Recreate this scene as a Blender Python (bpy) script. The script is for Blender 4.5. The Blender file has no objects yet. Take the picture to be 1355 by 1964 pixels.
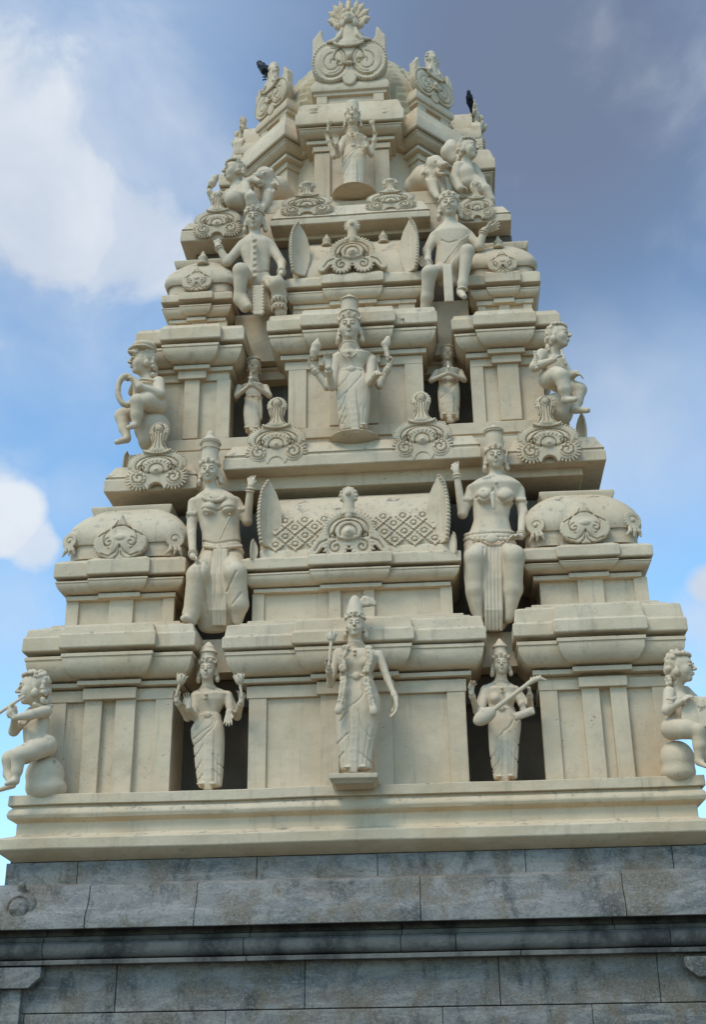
import bpy, math, random
import numpy as np
from mathutils import Vector, Matrix, noise
random.seed(7)
rad = math.radians
C = bpy.context.scene.collection
scene = bpy.context.scene

# ---------------------------------------------------------------- camera (surveyed from the picture's vanishing lines)
FPX, PITCH, YAW, ROLL = 2395.0, rad(24.074), rad(4.364), rad(-0.8188)
CAM = Vector((1.308, -16.0, 1.6))
_F = Vector((-math.sin(YAW)*math.cos(PITCH), math.cos(YAW)*math.cos(PITCH), math.sin(PITCH)))
_R = Vector((math.cos(YAW), math.sin(YAW), 0)); _U = _R.cross(_F)
_X = _R*math.cos(ROLL)+_U*math.sin(ROLL); _Y = -_R*math.sin(ROLL)+_U*math.cos(ROLL)
cam_data = bpy.data.cameras.new('camera'); cam = bpy.data.objects.new('camera', cam_data); C.objects.link(cam)
cam_data.sensor_fit = 'VERTICAL'; cam_data.sensor_height = 24.0; cam_data.lens = 24.0*FPX/1964
cam_data.clip_end = 3000
cam.matrix_world = Matrix(((_X.x,_Y.x,-_F.x,CAM.x),(_X.y,_Y.y,-_F.y,CAM.y),(_X.z,_Y.z,-_F.z,CAM.z),(0,0,0,1)))
scene.camera = cam
def ray(px, py):
    return _F + _X*((px-677.5)/FPX) - _Y*((py-982)/FPX)
def P(px, py, Y):
    """world point of the sight line (px,py) on the upright plane at depth Y"""
    d = ray(px, py); return CAM + d*((Y-CAM.y)/d.y)

# ---------------------------------------------------------------- light and sky
SUN_EL, SUN_AZ = rad(54), rad(-122)      # azimuth of the direction TOWARDS the sun, from +X
scene.view_settings.view_transform = 'Standard'; scene.view_settings.look = 'None'
scene.view_settings.exposure = EXPO = 0.0
sdir = Vector((math.cos(SUN_EL)*math.cos(SUN_AZ), math.cos(SUN_EL)*math.sin(SUN_AZ), math.sin(SUN_EL)))
sl = bpy.data.lights.new('sun', 'SUN'); sl.energy = 1.65; sl.angle = rad(20); sl.color = (1.0, 0.93, 0.80)
so = bpy.data.objects.new('sun', sl); C.objects.link(so); so.rotation_euler = sdir.to_track_quat('Z', 'Y').to_euler()
W = bpy.data.worlds.new('World'); scene.world = W; W.use_nodes = True
nt = W.node_tree; N = nt.nodes; Lk = nt.links; N.clear()
out = N.new('ShaderNodeOutputWorld'); bg = N.new('ShaderNodeBackground'); bg.inputs['Strength'].default_value = 0.10
Lk.new(bg.outputs[0], out.inputs[0])
sky = N.new('ShaderNodeTexSky'); sky.sky_type = 'NISHITA'; sky.sun_disc = False
sky.sun_elevation = SUN_EL; sky.sun_rotation = math.pi/2-SUN_AZ; sky.air_density = 1.0; sky.dust_density = 0.6; sky.ozone_density = 1.5
tc = N.new('ShaderNodeTexCoord')
def wmath(op, a, b=None, c=None):
    n = N.new('ShaderNodeMath'); n.operation = op
    for i, v in enumerate((a, b, c)):
        if v is None: continue
        if hasattr(v, 'links'): Lk.new(v, n.inputs[i])
        else: n.inputs[i].default_value = v
    return n.outputs[0]
nz = N.new('ShaderNodeTexNoise'); nz.inputs['Scale'].default_value = 8.0; nz.inputs['Detail'].default_value = 9; nz.inputs['Roughness'].default_value = 0.55
nz.inputs['Distortion'].default_value = 0.3
Lk.new(tc.outputs['Generated'], nz.inputs['Vector'])
nz2 = N.new('ShaderNodeTexNoise'); nz2.inputs['Scale'].default_value = 14.0; nz2.inputs['Detail'].default_value = 5
Lk.new(tc.outputs['Generated'], nz2.inputs['Vector'])
# cloud banks: (sight line of centre, angular radius in deg, softness, density)
BANKS = [((60, 330), 8.0, 1.5, .75, .9), ((300, 60), 6.0, 2.0, .28, .7), ((230, 470), 3.6, .55, .85, 1.4), ((90, 430), 4.2, .5, .95, 1.3), ((-40, 120), 6, 1.3, .55, .8), ((-150, 330), 8.5, .6, .95, 1.2), ((260, 250), 5.5, 1.6, .40, .7),
         ((10, 1000), 1.3, .8, .95, 2.6), ((75, 1055), 1.0, .9, .8, 2.8), ((-110, 970), 2.4, .9, .9, 2.2), ((20, 1190), 2.6, 1.4, .38, 1.0), ((150, 960), 1.6, 1.4, .25, 1.0),
         ((1230, 830), 4.6, 1.7, .50, .6), ((1320, 870), 3.0, 1.4, .40, .8), ((1362, 1125), 1.3, .5, .95, 1.4), ((1350, 1190), 1.7, 1.0, .6, 1.2), ((1280, 1250), 2.2, 1.4, .30, 1.0),
         ((-1500, 900), 22, .8, .6, 1.2), ((2600, 400), 20, .8, .5, 1.2), ((700, -1800), 16, .8, .5, 1.2)]
tot = None
for (pc, ra, sf, de, na) in BANKS:
    d = ray(*pc).normalized()
    vd = N.new('ShaderNodeVectorMath'); vd.operation = 'DOT_PRODUCT'; Lk.new(tc.outputs['Generated'], vd.inputs[0]); vd.inputs[1].default_value = d
    ang = wmath('ARCCOSINE', vd.outputs['Value'])
    x = wmath('DIVIDE', ang, rad(ra))
    x = wmath('ADD', x, wmath('MULTIPLY', wmath('SUBTRACT', nz.outputs['Fac'], .5), 1.5*na))
    x = wmath('ADD', x, wmath('MULTIPLY', wmath('SUBTRACT', nz2.outputs['Fac'], .5), .5*na))
    mr = N.new('ShaderNodeMapRange'); mr.interpolation_type = 'SMOOTHSTEP'; Lk.new(x, mr.inputs[0])
    mr.inputs[1].default_value = 1+sf*.5; mr.inputs[2].default_value = 1-sf*.6; mr.inputs[3].default_value = 0; mr.inputs[4].default_value = de
    tot = mr.outputs[0] if tot is None else wmath('MAXIMUM', tot, mr.outputs[0])
# a grey-lilac veil over the upper right
d = ray(1050, 150).normalized()
vd = N.new('ShaderNodeVectorMath'); vd.operation = 'DOT_PRODUCT'; Lk.new(tc.outputs['Generated'], vd.inputs[0]); vd.inputs[1].default_value = d
mr = N.new('ShaderNodeMapRange'); mr.interpolation_type = 'SMOOTHSTEP'; Lk.new(wmath('ARCCOSINE', vd.outputs['Value']), mr.inputs[0])
mr.inputs[1].default_value = rad(20); mr.inputs[2].default_value = rad(2); mr.inputs[3].default_value = 0; mr.inputs[4].default_value = .92
veil = mr.outputs[0]
def mixc(fac, a, b):
    m = N.new('ShaderNodeMix'); m.data_type = 'RGBA'
    if hasattr(fac, 'links'): Lk.new(fac, m.inputs['Factor'])
    else: m.inputs['Factor'].default_value = fac
    for i, v in ((6, a), (7, b)):
        if hasattr(v, 'links'): Lk.new(v, m.inputs[i])
        else: m.inputs[i].default_value = (*v, 1)
    return m.outputs[2]
skyc = N.new('ShaderNodeVectorMath'); skyc.operation = 'MULTIPLY'; Lk.new(sky.outputs[0], skyc.inputs[0]); skyc.inputs[1].default_value = SKYTINT = (1.95, 2.45, 2.5)
c1 = mixc(veil, skyc.outputs[0], (1.75, 2.15, 3.15))
shade = wmath('MULTIPLY', wmath('SUBTRACT', nz.outputs['Fac'], .35), 2.2)
cc = mixc(shade, (8.0, 8.5, 9.1), (5.0, 5.8, 7.2))
c2 = mixc(tot, c1, cc)
Lk.new(c2, bg.inputs['Color'])

# ---------------------------------------------------------------- materials
def mat(name, build):
    m = bpy.data.materials.new(name); m.use_nodes = True; t = m.node_tree; t.nodes.clear()
    o = t.nodes.new('ShaderNodeOutputMaterial'); b = t.nodes.new('ShaderNodeBsdfPrincipled'); t.links.new(b.outputs[0], o.inputs[0])
    b.inputs['Specular IOR Level'].default_value = 0.25
    build(t, b); return m
class T:
    def __init__(s, t, b): s.t, s.b = t, b; g = t.nodes.new('ShaderNodeNewGeometry'); s.geo = g; s.pos = g.outputs['Position']
    def link(s, a, i):
        if hasattr(a, 'links'): s.t.links.new(a, i)
        else: i.default_value = a
    def map(s, sc):
        n = s.t.nodes.new('ShaderNodeMapping'); s.link(s.pos, n.inputs[0]); n.inputs['Scale'].default_value = sc; return n.outputs[0]
    def noise(s, scale, detail=6, rough=.6, vec=None, dist=0):
        n = s.t.nodes.new('ShaderNodeTexNoise'); n.inputs['Scale'].default_value = scale; n.inputs['Detail'].default_value = detail
        n.inputs['Roughness'].default_value = rough; n.inputs['Distortion'].default_value = dist; s.link(vec or s.pos, n.inputs['Vector']); return n.outputs['Fac']
    def ramp(s, f, lo, hi, a=0., b=1.):
        n = s.t.nodes.new('ShaderNodeMapRange'); n.interpolation_type = 'SMOOTHSTEP'; s.link(f, n.inputs[0])
        for i, v in enumerate((lo, hi, a, b)): n.inputs[i+1].default_value = v
        return n.outputs[0]
    def m(s, op, a, b=0.):
        n = s.t.nodes.new('ShaderNodeMath'); n.operation = op; s.link(a, n.inputs[0]); s.link(b, n.inputs[1]); return n.outputs[0]
    def mix(s, f, a, b, mode='MIX'):
        n = s.t.nodes.new('ShaderNodeMix'); n.data_type = 'RGBA'; n.blend_type = mode; s.link(f, n.inputs['Factor'])
        for i, v in ((6, a), (7, b)):
            if hasattr(v, 'links'): s.link(v, n.inputs[i])
            else: n.inputs[i].default_value = (*v, 1)
        return n.outputs[2]
    def bump(s, h, st, dist=.02, prev=None):
        n = s.t.nodes.new('ShaderNodeBump'); n.inputs['Strength'].default_value = st; n.inputs['Distance'].default_value = dist; s.link(h, n.inputs['Height'])
        if prev: s.link(prev, n.inputs['Normal'])
        return n.outputs[0]
    def nz(s):
        n = s.t.nodes.new('ShaderNodeSeparateXYZ'); s.link(s.geo.outputs['Normal'], n.inputs[0]); return n.outputs[2]
def plaster(colA, colB, dirt=1.0):
    def f(t, b):
        k = T(t, b)
        base = k.mix(k.ramp(k.noise(1.1, 5), .35, .65), colA, colB)
        base = k.mix(k.ramp(k.noise(.55, 3), .45, .75, 0, .5), base, (colA[0]*.98, colA[1]*.86, colA[2]*.70))
        # long thin run-off streaks
        st = k.ramp(k.noise(1, 6, .65, k.map((7, 7, .55))), .54, .74, 0, .45*dirt)
        base = k.mix(st, base, (.27, .235, .17))
        # blotchy mildew and small dark chips, thicker where rain rests
        up = k.ramp(k.nz(), .05, .75)
        mil = k.m('MULTIPLY', k.ramp(k.noise(6, 9, .75), .54, .66), k.m('ADD', k.m('MULTIPLY', up, .7), .16*dirt))
        base = k.mix(mil, base, (.13, .125, .11))
        chips = k.m('MULTIPLY', k.ramp(k.noise(20, 6, .8, k.map((1, 1, 1.6))), .60, .65), k.ramp(k.noise(1.7, 4, .6, k.map((1, 1, 1.8))), .50, .60, 0, .9*dirt))
        base = k.mix(chips, base, (.085, .075, .06))
        green = k.ramp(k.noise(2.3, 4, .6, k.map((1, 1, .5))), .62, .80, 0, .28*dirt)
        base = k.mix(green, base, (.33, .31, .23))
        k.link(base, b.inputs['Base Color']); b.inputs['Roughness'].default_value = .82
        h = k.m('ADD', k.m('MULTIPLY', k.noise(9, 8, .6), .7), k.m('MULTIPLY', k.noise(60, 3), .18))
        n1 = k.bump(h, .45, .03); n2 = k.bump(k.noise(1.6, 2), .35, .12, n1); k.link(n2, b.inputs['Normal'])
    return f
PLASTER = mat('cream_limewash', plaster((.64, .51, .345), (.55, .432, .29)))
STATUE = mat('sculpted_stucco', plaster((.66, .53, .37), (.59, .47, .325), .6))
VAULT = mat('ribbed_stucco', plaster((.53, .425, .26), (.47, .385, .25), .8))
DARKNICHE = mat('shade_toned_recess_plaster', plaster((.15, .13, .10), (.105, .092, .072), 1.0))  # shade of the deep niches put into the colour, far darker than PLASTER
def granite(t, b):
    k = T(t, b); isl = k.geo.outputs['Random Per Island']
    big = k.noise(1.6, 7, .7, k.map((.8, .8, 2.0)), .8)
    base = k.mix(k.ramp(big, .38, .62), (.115, .12, .115), (.29, .275, .245))
    base = k.mix(k.m('MULTIPLY', isl, .55), base, (.25, .225, .19))
    base = k.mix(k.ramp(k.noise(2.6, 6, .65, k.map((.6, .6, 3.2)), 1.6), .52, .62, 0, .7), base, (.32, .285, .24))
    base = k.mix(k.ramp(k.noise(1.5, 7, .72), .44, .60, 0, .85), base, (.165, .13, .088))
    base = k.mix(k.ramp(k.noise(2.2, 6, .7, k.map((1.3, 1.3, .6))), .52, .66, 0, .7), base, (.045, .048, .046))
    base = k.mix(k.ramp(k.noise(34, 4, .85), .50, .64, 0, .6), base, (.32, .31, .285))
    base = k.mix(k.ramp(k.noise(25, 4, .85, k.map((1, 1, 1.3))), .56, .66, 0, .7), base, (.035, .037, .038))
    k.link(base, b.inputs['Base Color']); b.inputs['Roughness'].default_value = .75
    h = k.m('ADD', k.noise(5, 9, .7), k.m('MULTIPLY', k.noise(34, 4), .35)); k.link(k.bump(h, .9, .035), b.inputs['Normal'])
GRANITE = mat('dressed_granite', granite)
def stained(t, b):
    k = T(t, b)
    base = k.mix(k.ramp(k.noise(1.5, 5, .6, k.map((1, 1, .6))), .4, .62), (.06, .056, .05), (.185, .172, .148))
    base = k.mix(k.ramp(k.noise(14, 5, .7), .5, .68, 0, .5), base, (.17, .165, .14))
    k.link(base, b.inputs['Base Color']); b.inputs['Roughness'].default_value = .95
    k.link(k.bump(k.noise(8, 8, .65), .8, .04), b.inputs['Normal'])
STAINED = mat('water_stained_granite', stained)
def flat(col, r=.7):
    def f(t, b):
        k = T(t, b); k.link(k.mix(k.noise(20, 4), tuple(c*.8 for c in col), tuple(c*1.2 for c in col)), b.inputs['Base Color']); b.inputs['Roughness'].default_value = r
    return f
CROW = mat('crow_feathers', flat((.012, .013, .02), .45)); CROWG = mat('crow_grey_nape', flat((.09, .09, .1), .6))
GROUND = mat('paving_ground', flat((.14, .12, .095), .9))

# ---------------------------------------------------------------- scene bookkeeping
ORIG = {}
def root(name, label, cat, loc, group=None, kind=None):
    o = bpy.data.objects.new(name, None); C.objects.link(o); o.location = loc; o.empty_display_size = .2
    o['label'] = label; o['category'] = cat
    if group: o['group'] = group
    ORIG[o.name] = Vector(loc); return o
def origin(o):
    while o.parent: o = o.parent
    return ORIG.get(o.name, Vector((0, 0, 0)))
def emit(name, verts, faces, material, parent=None, smooth=True, bevel=0.0, angle=35):
    me = bpy.data.meshes.new(name)
    if parent is not None:
        og = origin(parent); verts = np.asarray(verts, dtype=float).reshape(-1, 3)-np.array(og)
    me.from_pydata([tuple(v) for v in verts] if not isinstance(verts, np.ndarray) else verts.tolist(), [], faces if isinstance(faces, list) else faces.tolist())
    me.materials.append(material); me.update()
    if smooth:
        me.polygons.foreach_set('use_smooth', [True]*len(me.polygons))
        if angle: me.set_sharp_from_angle(angle=rad(angle))
    o = bpy.data.objects.new(name, me); C.objects.link(o)
    if parent is not None: o.parent = parent
    if bevel:
        b = o.modifiers.new('bevel', 'BEVEL'); b.width = bevel; b.segments = 2; b.limit_method = 'ANGLE'; b.angle_limit = rad(40); b.use_clamp_overlap = True
        b.harden_normals = False
    return o
def inst(name, src, parent, loc, rot=(0, 0, 0), sc=1.0):
    """another copy of an ornament mesh"""
    o = bpy.data.objects.new(name, src); C.objects.link(o); o.parent = parent
    o.location = Vector(loc)-origin(parent); o.rotation_euler = rot; o.scale = sc if hasattr(sc, '__len__') else (sc,)*3
    return o
class MB:
    def __init__(s): s.v = []; s.f = []
    def add(s, v, f):
        n = len(s.v); s.v += [Vector(p) for p in v]; s.f += [tuple(i+n for i in q) for q in f]
    def box(s, x0, x1, y0, y1, z0, z1):
        s.add([(x0,y0,z0),(x1,y0,z0),(x1,y1,z0),(x0,y1,z0),(x0,y0,z1),(x1,y0,z1),(x1,y1,z1),(x0,y1,z1)],
              [(0,3,2,1),(4,5,6,7),(0,1,5,4),(1,2,6,5),(2,3,7,6),(3,0,4,7)])
    def mould(s, x0, x1, y0, y1, rings, step=.22, rc=0.0, jit=.006, M=None, closed=True, xk=1.0):
        """a block whose outline (seen from above) is a rectangle that swells and shrinks with height: rings=[(off,z)...] bottom to top"""
        w, d = x1-x0, y1-y0
        def side(L): return max(1, int(round(L/step)))
        nx, ny = side(w), side(min(d, 2.2)) if d > 0 else 1
        ring_pts = []
        base = []
        if rc <= 0:
            for i in range(nx): base.append((i/nx, 0, 0, 0))
            for i in range(ny): base.append((1, i/ny, 0, 0))
            for i in range(nx): base.append((1-i/nx, 1, 0, 0))
            for i in range(ny): base.append((0, 1-i/ny, 0, 0))
        else:
            K = 5
            for (cx, cy, a0) in ((0, 0, 180), (1, 0, 270), (1, 1, 0), (0, 1, 90)):
                for i in range(K+1):
                    a = rad(a0+90*i/K); base.append((cx, cy, math.cos(a), math.sin(a)))
                if cy == 0 and cx == 0:
                    for i in range(1, nx): base.append((i/nx, 0, 0, -1))
        n = len(base)
        V = []
        for (off, z) in rings:
            for (u, v, nxn, nyn) in base:
                if rc <= 0: x = x0-off+u*(w+2*off); y = y0-off+v*(d+2*off)
                else:
                    r = max(.02, rc); x = x0-off+r+u*(w+2*off-2*r)+nxn*r; y = y0-off+r+v*(d+2*off-2*r)+nyn*r
                q = Vector((x*1.3, y*1.3, z*1.3)); 
                j = jit
                x += j*noise.noise(q); y += j*noise.noise(q+Vector((9, 3, 1))); z2 = z+j*1.2*noise.noise(Vector((x*.9, y*.9, z*3))+Vector((2, 7, 5)))
                V.append(Vector((x, y, z2)))
        F = []
        for r in range(len(rings)-1):
            for i in range(n):
                a, b = r*n+i, r*n+(i+1) % n
                F.append((a, b, b+n, a+n))
        F.append(tuple(reversed(range(n)))); F.append(tuple(range((len(rings)-1)*n, len(rings)*n)))
        if M: V = [M @ p for p in V]
        s.add(V, F)
    def build(s, name, m, parent=None, bevel=.010, **k): return emit(name, s.v, s.f, m, parent, bevel=bevel, **k) if s.v else None

# ---------------------------------------------------------------- sculpting engine: signed distances on a grid, meshed by surface nets
class SDF:
    def __init__(s, res): s.res = res; s.ops = []; s.lo = np.full(3, 1e9); s.hi = np.full(3, -1e9)
    def _bb(s, lo, hi, k, grow=True):
        lo = np.array(lo, float); hi = np.array(hi, float)
        if grow: s.lo = np.minimum(s.lo, lo); s.hi = np.maximum(s.hi, hi)
        return lo, hi
    def cap(s, a, b, ra, rb=None, k=.02, sub=False):
        a = np.array(a, float); b = np.array(b, float); rb = ra if rb is None else rb; r = max(ra, rb)
        lo, hi = s._bb(np.minimum(a, b)-r, np.maximum(a, b)+r, k, not sub)
        def f(X, Y, Z):
            ba = b-a; L = max(ba@ba, 1e-9)
            t = np.clip(((X-a[0])*ba[0]+(Y-a[1])*ba[1]+(Z-a[2])*ba[2])/L, 0, 1)
            return np.sqrt((X-a[0]-t*ba[0])**2+(Y-a[1]-t*ba[1])**2+(Z-a[2]-t*ba[2])**2)-(ra+(rb-ra)*t)
        s.ops.append((lo, hi, f, k, sub)); return s
    def chain(s, pts, rs, k=.02):
        for i in range(len(pts)-1): s.cap(pts[i], pts[i+1], rs[i], rs[i+1], k)
    def ell(s, c, r, k=.02, R=None, sub=False):
        c = np.array(c, float); r = np.array(r, float)*np.ones(3); m = r if R is None else np.abs(np.array(R))@r
        lo, hi = s._bb(c-m, c+m, k, not sub); Ri = None if R is None else np.array(R).T
        def f(X, Y, Z):
            x, y, z = X-c[0], Y-c[1], Z-c[2]
            if Ri is not None: x, y, z = [Ri[i][0]*x+Ri[i][1]*y+Ri[i][2]*z for i in range(3)]
            k0 = np.sqrt((x/r[0])**2+(y/r[1])**2+(z/r[2])**2); k1 = np.sqrt((x/r[0]**2)**2+(y/r[1]**2)**2+(z/r[2]**2)**2)+1e-6
            return k0*(k0-1)/k1
        s.ops.append((lo, hi, f, k, sub)); return s
    def gen(s, rows, k=.03, p=2.0):
        """rows: (z, cx, cy, rx, ry) - a body whose section is an ellipse changing with height"""
        rows = sorted(rows); A = np.array(rows, float)
        lo = np.array([(A[:, 1]-A[:, 3]).min(), (A[:, 2]-A[:, 4]).min(), A[0, 0]]); hi = np.array([(A[:, 1]+A[:, 3]).max(), (A[:, 2]+A[:, 4]).max(), A[-1, 0]])
        s._bb(lo, hi, k)
        zz = np.linspace(A[0, 0], A[-1, 0], 140)
        B = [np.interp(zz, A[:, 0], A[:, i]) for i in range(1, 5)]
        ker = np.ones(7)/7
        B = [np.convolve(np.pad(q, 3, 'edge'), ker, 'valid') for q in B]
        def f(X, Y, Z):
            z1 = Z[0, 0, :]; cx, cy, rx, ry = [np.interp(z1, zz, q)[None, None, :] for q in B]
            q = ((np.abs(X-cx)/rx)**p+(np.abs(Y-cy)/ry)**p)**(1/p)
            d = (q-1)*np.minimum(rx, ry)
            e = np.maximum(A[0, 0]-Z, Z-A[-1, 0]); h = np.maximum(k-np.abs(d-e), 0)/max(k, 1e-6)
            return np.maximum(d, e)+h*h*k/4
        s.ops.append((lo, hi, f, k, False)); return s
    def box(s, c, h, R=None, rd=.01, k=.01, sub=False):
        c = np.array(c, float); h = np.array(h, float); m = h if R is None else np.abs(np.array(R))@h
        lo, hi = s._bb(c-m, c+m, k, not sub); Ri = None if R is None else np.array(R).T
        def f(X, Y, Z):
            x, y, z = X-c[0], Y-c[1], Z-c[2]
            if Ri is not None: x, y, z = [Ri[i][0]*x+Ri[i][1]*y+Ri[i][2]*z for i in range(3)]
            a, b_, e = np.abs(x)-h[0]+rd, np.abs(y)-h[1]+rd, np.abs(z)-h[2]+rd
            return np.sqrt(np.maximum(a, 0)**2+np.maximum(b_, 0)**2+np.maximum(e, 0)**2)+np.minimum(np.maximum(a, np.maximum(b_, e)), 0)-rd
        s.ops.append((lo, hi, f, k, sub)); return s
    def plate(s, f2, bb, y0, y1, rd=.015, k=.0):
        """outline f2(x,z) cut out of a slab between depths y0..y1 with rounded arrises"""
        lo, hi = s._bb((bb[0], y0, bb[2]), (bb[1], y1, bb[3]), 0)
        def f(X, Y, Z):
            d2 = f2(X[:, :1, :], Z[:, :1, :]); e = np.maximum(y0-Y, Y-y1)
            a = np.maximum(d2+rd, 0); b_ = np.maximum(e+rd, 0)
            return np.minimum(np.maximum(d2+rd, e+rd), 0)+np.sqrt(a*a+b_*b_)-rd
        s.ops.append((lo, hi, f, k, False)); return s
    def eng(s, pts, w, depth, ymax=1e9):
        """cut (depth>0) or raise (depth<0) a line seen from the front; pts are (x,z)"""
        A = np.array(pts, float); lo = np.array([A[:, 0].min()-3*w, -1e9, A[:, 1].min()-3*w]); hi = np.array([A[:, 0].max()+3*w, ymax, A[:, 1].max()+3*w])
        def f(X, Y, Z):
            x, z = X[:, :1, :], Z[:, :1, :]; d = np.full(np.broadcast(x, z).shape, 1e9)
            for (a, b_) in zip(A[:-1], A[1:]):
                v = b_-a; L = max(v@v, 1e-12); t = np.clip(((x-a[0])*v[0]+(z-a[1])*v[1])/L, 0, 1)
                d = np.minimum(d, (x-a[0]-t*v[0])**2+(z-a[1]-t*v[1])**2)
            return depth*np.exp(-d/(w*w))
        s.ops.append((lo, hi, f, None, 'add')); return s
    def mesh(s):
        r = s.res; pad = .06; lo = s.lo-pad; hi = s.hi+pad; n = np.ceil((hi-lo)/r).astype(int)+1
        ax = [lo[i]+r*np.arange(n[i]) for i in range(3)]
        V = np.full(n, .3, dtype=np.float32)
        for (l, h, f, k, mode) in s.ops:
            p = (k or 0)+3*r
            if mode == 'add': p = 0
            i0 = [max(0, int(np.floor((max(l[i], -1e6)-p-lo[i])/r))) for i in range(3)]; i1 = [min(n[i], int(np.ceil((min(h[i], 1e6)+p-lo[i])/r))+1) for i in range(3)]
            if any(a >= b for a, b in zip(i0, i1)): continue
            sl_ = tuple(slice(a, b) for a, b in zip(i0, i1))
            X = ax[0][i0[0]:i1[0]][:, None, None]; Y = ax[1][i0[1]:i1[1]][None, :, None]; Z = ax[2][i0[2]:i1[2]][None, None, :]
            d = f(X, Y, Z); cur = V[sl_]
            if mode == 'add': V[sl_] = cur+d; continue
            if mode: d = -d; hh = np.maximum(k-np.abs(cur-d), 0)/max(k, 1e-6); V[sl_] = np.maximum(cur, d)+hh*hh*k/4
            else: hh = np.maximum(k-np.abs(cur-d), 0)/max(k, 1e-6); V[sl_] = np.minimum(cur, d)-hh*hh*k/4
        V[0], V[-1], V[:, 0], V[:, -1], V[:, :, 0], V[:, :, -1] = (.3,)*6
        S = V < 0
        cnt = sum(S[a:S.shape[0]-1+a, b:S.shape[1]-1+b, c:S.shape[2]-1+c].astype(np.int8) for a in (0, 1) for b in (0, 1) for c in (0, 1))
        act = (cnt > 0) & (cnt < 8); I = np.argwhere(act)
        idx = -np.ones(act.shape, dtype=np.int64); idx[act] = np.arange(len(I))
        acc = np.zeros((len(I), 3)); num = np.zeros(len(I))
        cor = [(a, b, c) for a in (0, 1) for b in (0, 1) for c in (0, 1)]
        val = {c: V[I[:, 0]+c[0], I[:, 1]+c[1], I[:, 2]+c[2]] for c in cor}
        for c in cor:
            for a in range(3):
                if c[a]: continue
                e = list(c); e[a] = 1; e = tuple(e); v0, v1 = val[c], val[e]; m = (v0 < 0) != (v1 < 0)
                t = v0[m]/(v0[m]-v1[m]); p = np.tile(np.array(c, float), (m.sum(), 1)); p[:, a] = t; acc[m] += p; num[m] += 1
        vert = lo+r*(I+acc/num[:, None])
        F = []
        for a in range(3):
            b, c = (a+1) % 3, (a+2) % 3
            s0 = [slice(None)]*3; s1 = [slice(None)]*3; s0[a] = slice(0, -1); s1[a] = slice(1, None)
            E0, E1 = S[tuple(s0)], S[tuple(s1)]; ch = E0 != E1; J = np.argwhere(ch); up = E0[ch]
            ok = (J[:, b] > 0) & (J[:, c] > 0) & (J[:, b] < S.shape[b]-1) & (J[:, c] < S.shape[c]-1); J = J[ok]; up = up[ok]
            q = []
            for (db, dc) in ((1, 1), (0, 1), (0, 0), (1, 0)):
                K = J.copy(); K[:, b] -= db; K[:, c] -= dc; q.append(idx[K[:, 0], K[:, 1], K[:, 2]])
            q = np.stack(q, 1); q[~up] = q[~up][:, ::-1]; F.append(q)
        return vert, np.concatenate(F)
    def build(s, name, m, parent=None, local=False):
        v, f = s.mesh()
        if local:
            me = bpy.data.meshes.new(name); fast(me, v, f); me.materials.append(m); return me
        v = v-np.array(origin(parent)) if parent is not None else v
        me = bpy.data.meshes.new(name); fast(me, v, f); me.materials.append(m)
        o = bpy.data.objects.new(name, me); C.objects.link(o); o.parent = parent; return o
def fast(me, v, f):
    me.vertices.add(len(v)); me.vertices.foreach_set('co', np.ascontiguousarray(v, dtype=np.float32).ravel())
    me.loops.add(len(f)*4); me.loops.foreach_set('vertex_index', f.astype(np.int32).ravel())
    me.polygons.add(len(f)); me.polygons.foreach_set('loop_start', np.arange(0, len(f)*4, 4, dtype=np.int32))
    me.polygons.foreach_set('use_smooth', np.ones(len(f), dtype=bool)); me.update(calc_edges=True); me.validate()
# ---------------------------------------------------------------- ground
gm = MB(); gm.add([(-1500, -1500, 0), (1500, -1500, 0), (1500, 1500, 0), (-1500, 1500, 0)], [(0, 1, 2, 3)])
g = gm.build('ground', GROUND, None, bevel=0, smooth=False); g['kind'] = 'structure'

# ---------------------------------------------------------------- granite gateway carrying the tower
GATE = root('stone_gateway', 'dark grey granite gateway block with moulded ledge carrying the cream tower', 'gateway', (0, 0, 0))
XW, YW = -4.45, .05
def Zc(py, Y, px=780): return P(px, py, Y).z
def prism(mb, x0, x1, prof, depth, jit=.004):
    """a run of stone with a profile [(y,z)...] facing the front, from x0 to x1"""
    n = max(1, int((x1-x0)/.3)); V = []; K = len(prof)+2
    for i in range(n+1):
        x = x0+(x1-x0)*i/n
        pts = [(x, y+jit*noise.noise(Vector((x*2, y*5, z*4))), z+jit*noise.noise(Vector((x*1.5, y*5, z*4+9)))) for (y, z) in prof]
        V += pts+[(x, depth, prof[-1][1]), (x, depth, prof[0][1])]
    F = []
    for i in range(n):
        for j in range(K):
            a, b = i*K+j, i*K+(j+1) % K; F.append((a, b, b+K, a+K))
    F += [tuple(reversed(range(K))), tuple(n*K+j for j in range(K))]
    mb.add(V, F)
def course(name, joints, offs, XL, XR, material, label=None):
    """a course of cut blocks with open joints; offs=[(off,py)] bottom to top"""
    prof = [(YW-o, Zc(py, YW-o)) for (o, py) in offs]
    xs = [XL]+[P(j[0], j[1], YW-.1).x for j in joints]+[XR]
    mb = MB()
    for a, b in zip(xs[:-1], xs[1:]):
        dy = random.uniform(-.006, .006)
        prism(mb, a+.0035, b-.0035, [(y+dy, z) for (y, z) in prof], 1.2)
    return mb.build(name, material, GATE, bevel=.008)
core = MB(); core.box(-4.42, 4.42, .12, 6.5, -.02, Zc(1632, .1)); core.build('core_wall', STAINED, GATE, bevel=0, smooth=False)
course('upper_course', [(143, 1680), (490, 1670), (724, 1660), (1010, 1655), (1295, 1650)], [(0, 1686), (0, 1636)], XW, 4.45, GRANITE)
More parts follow.
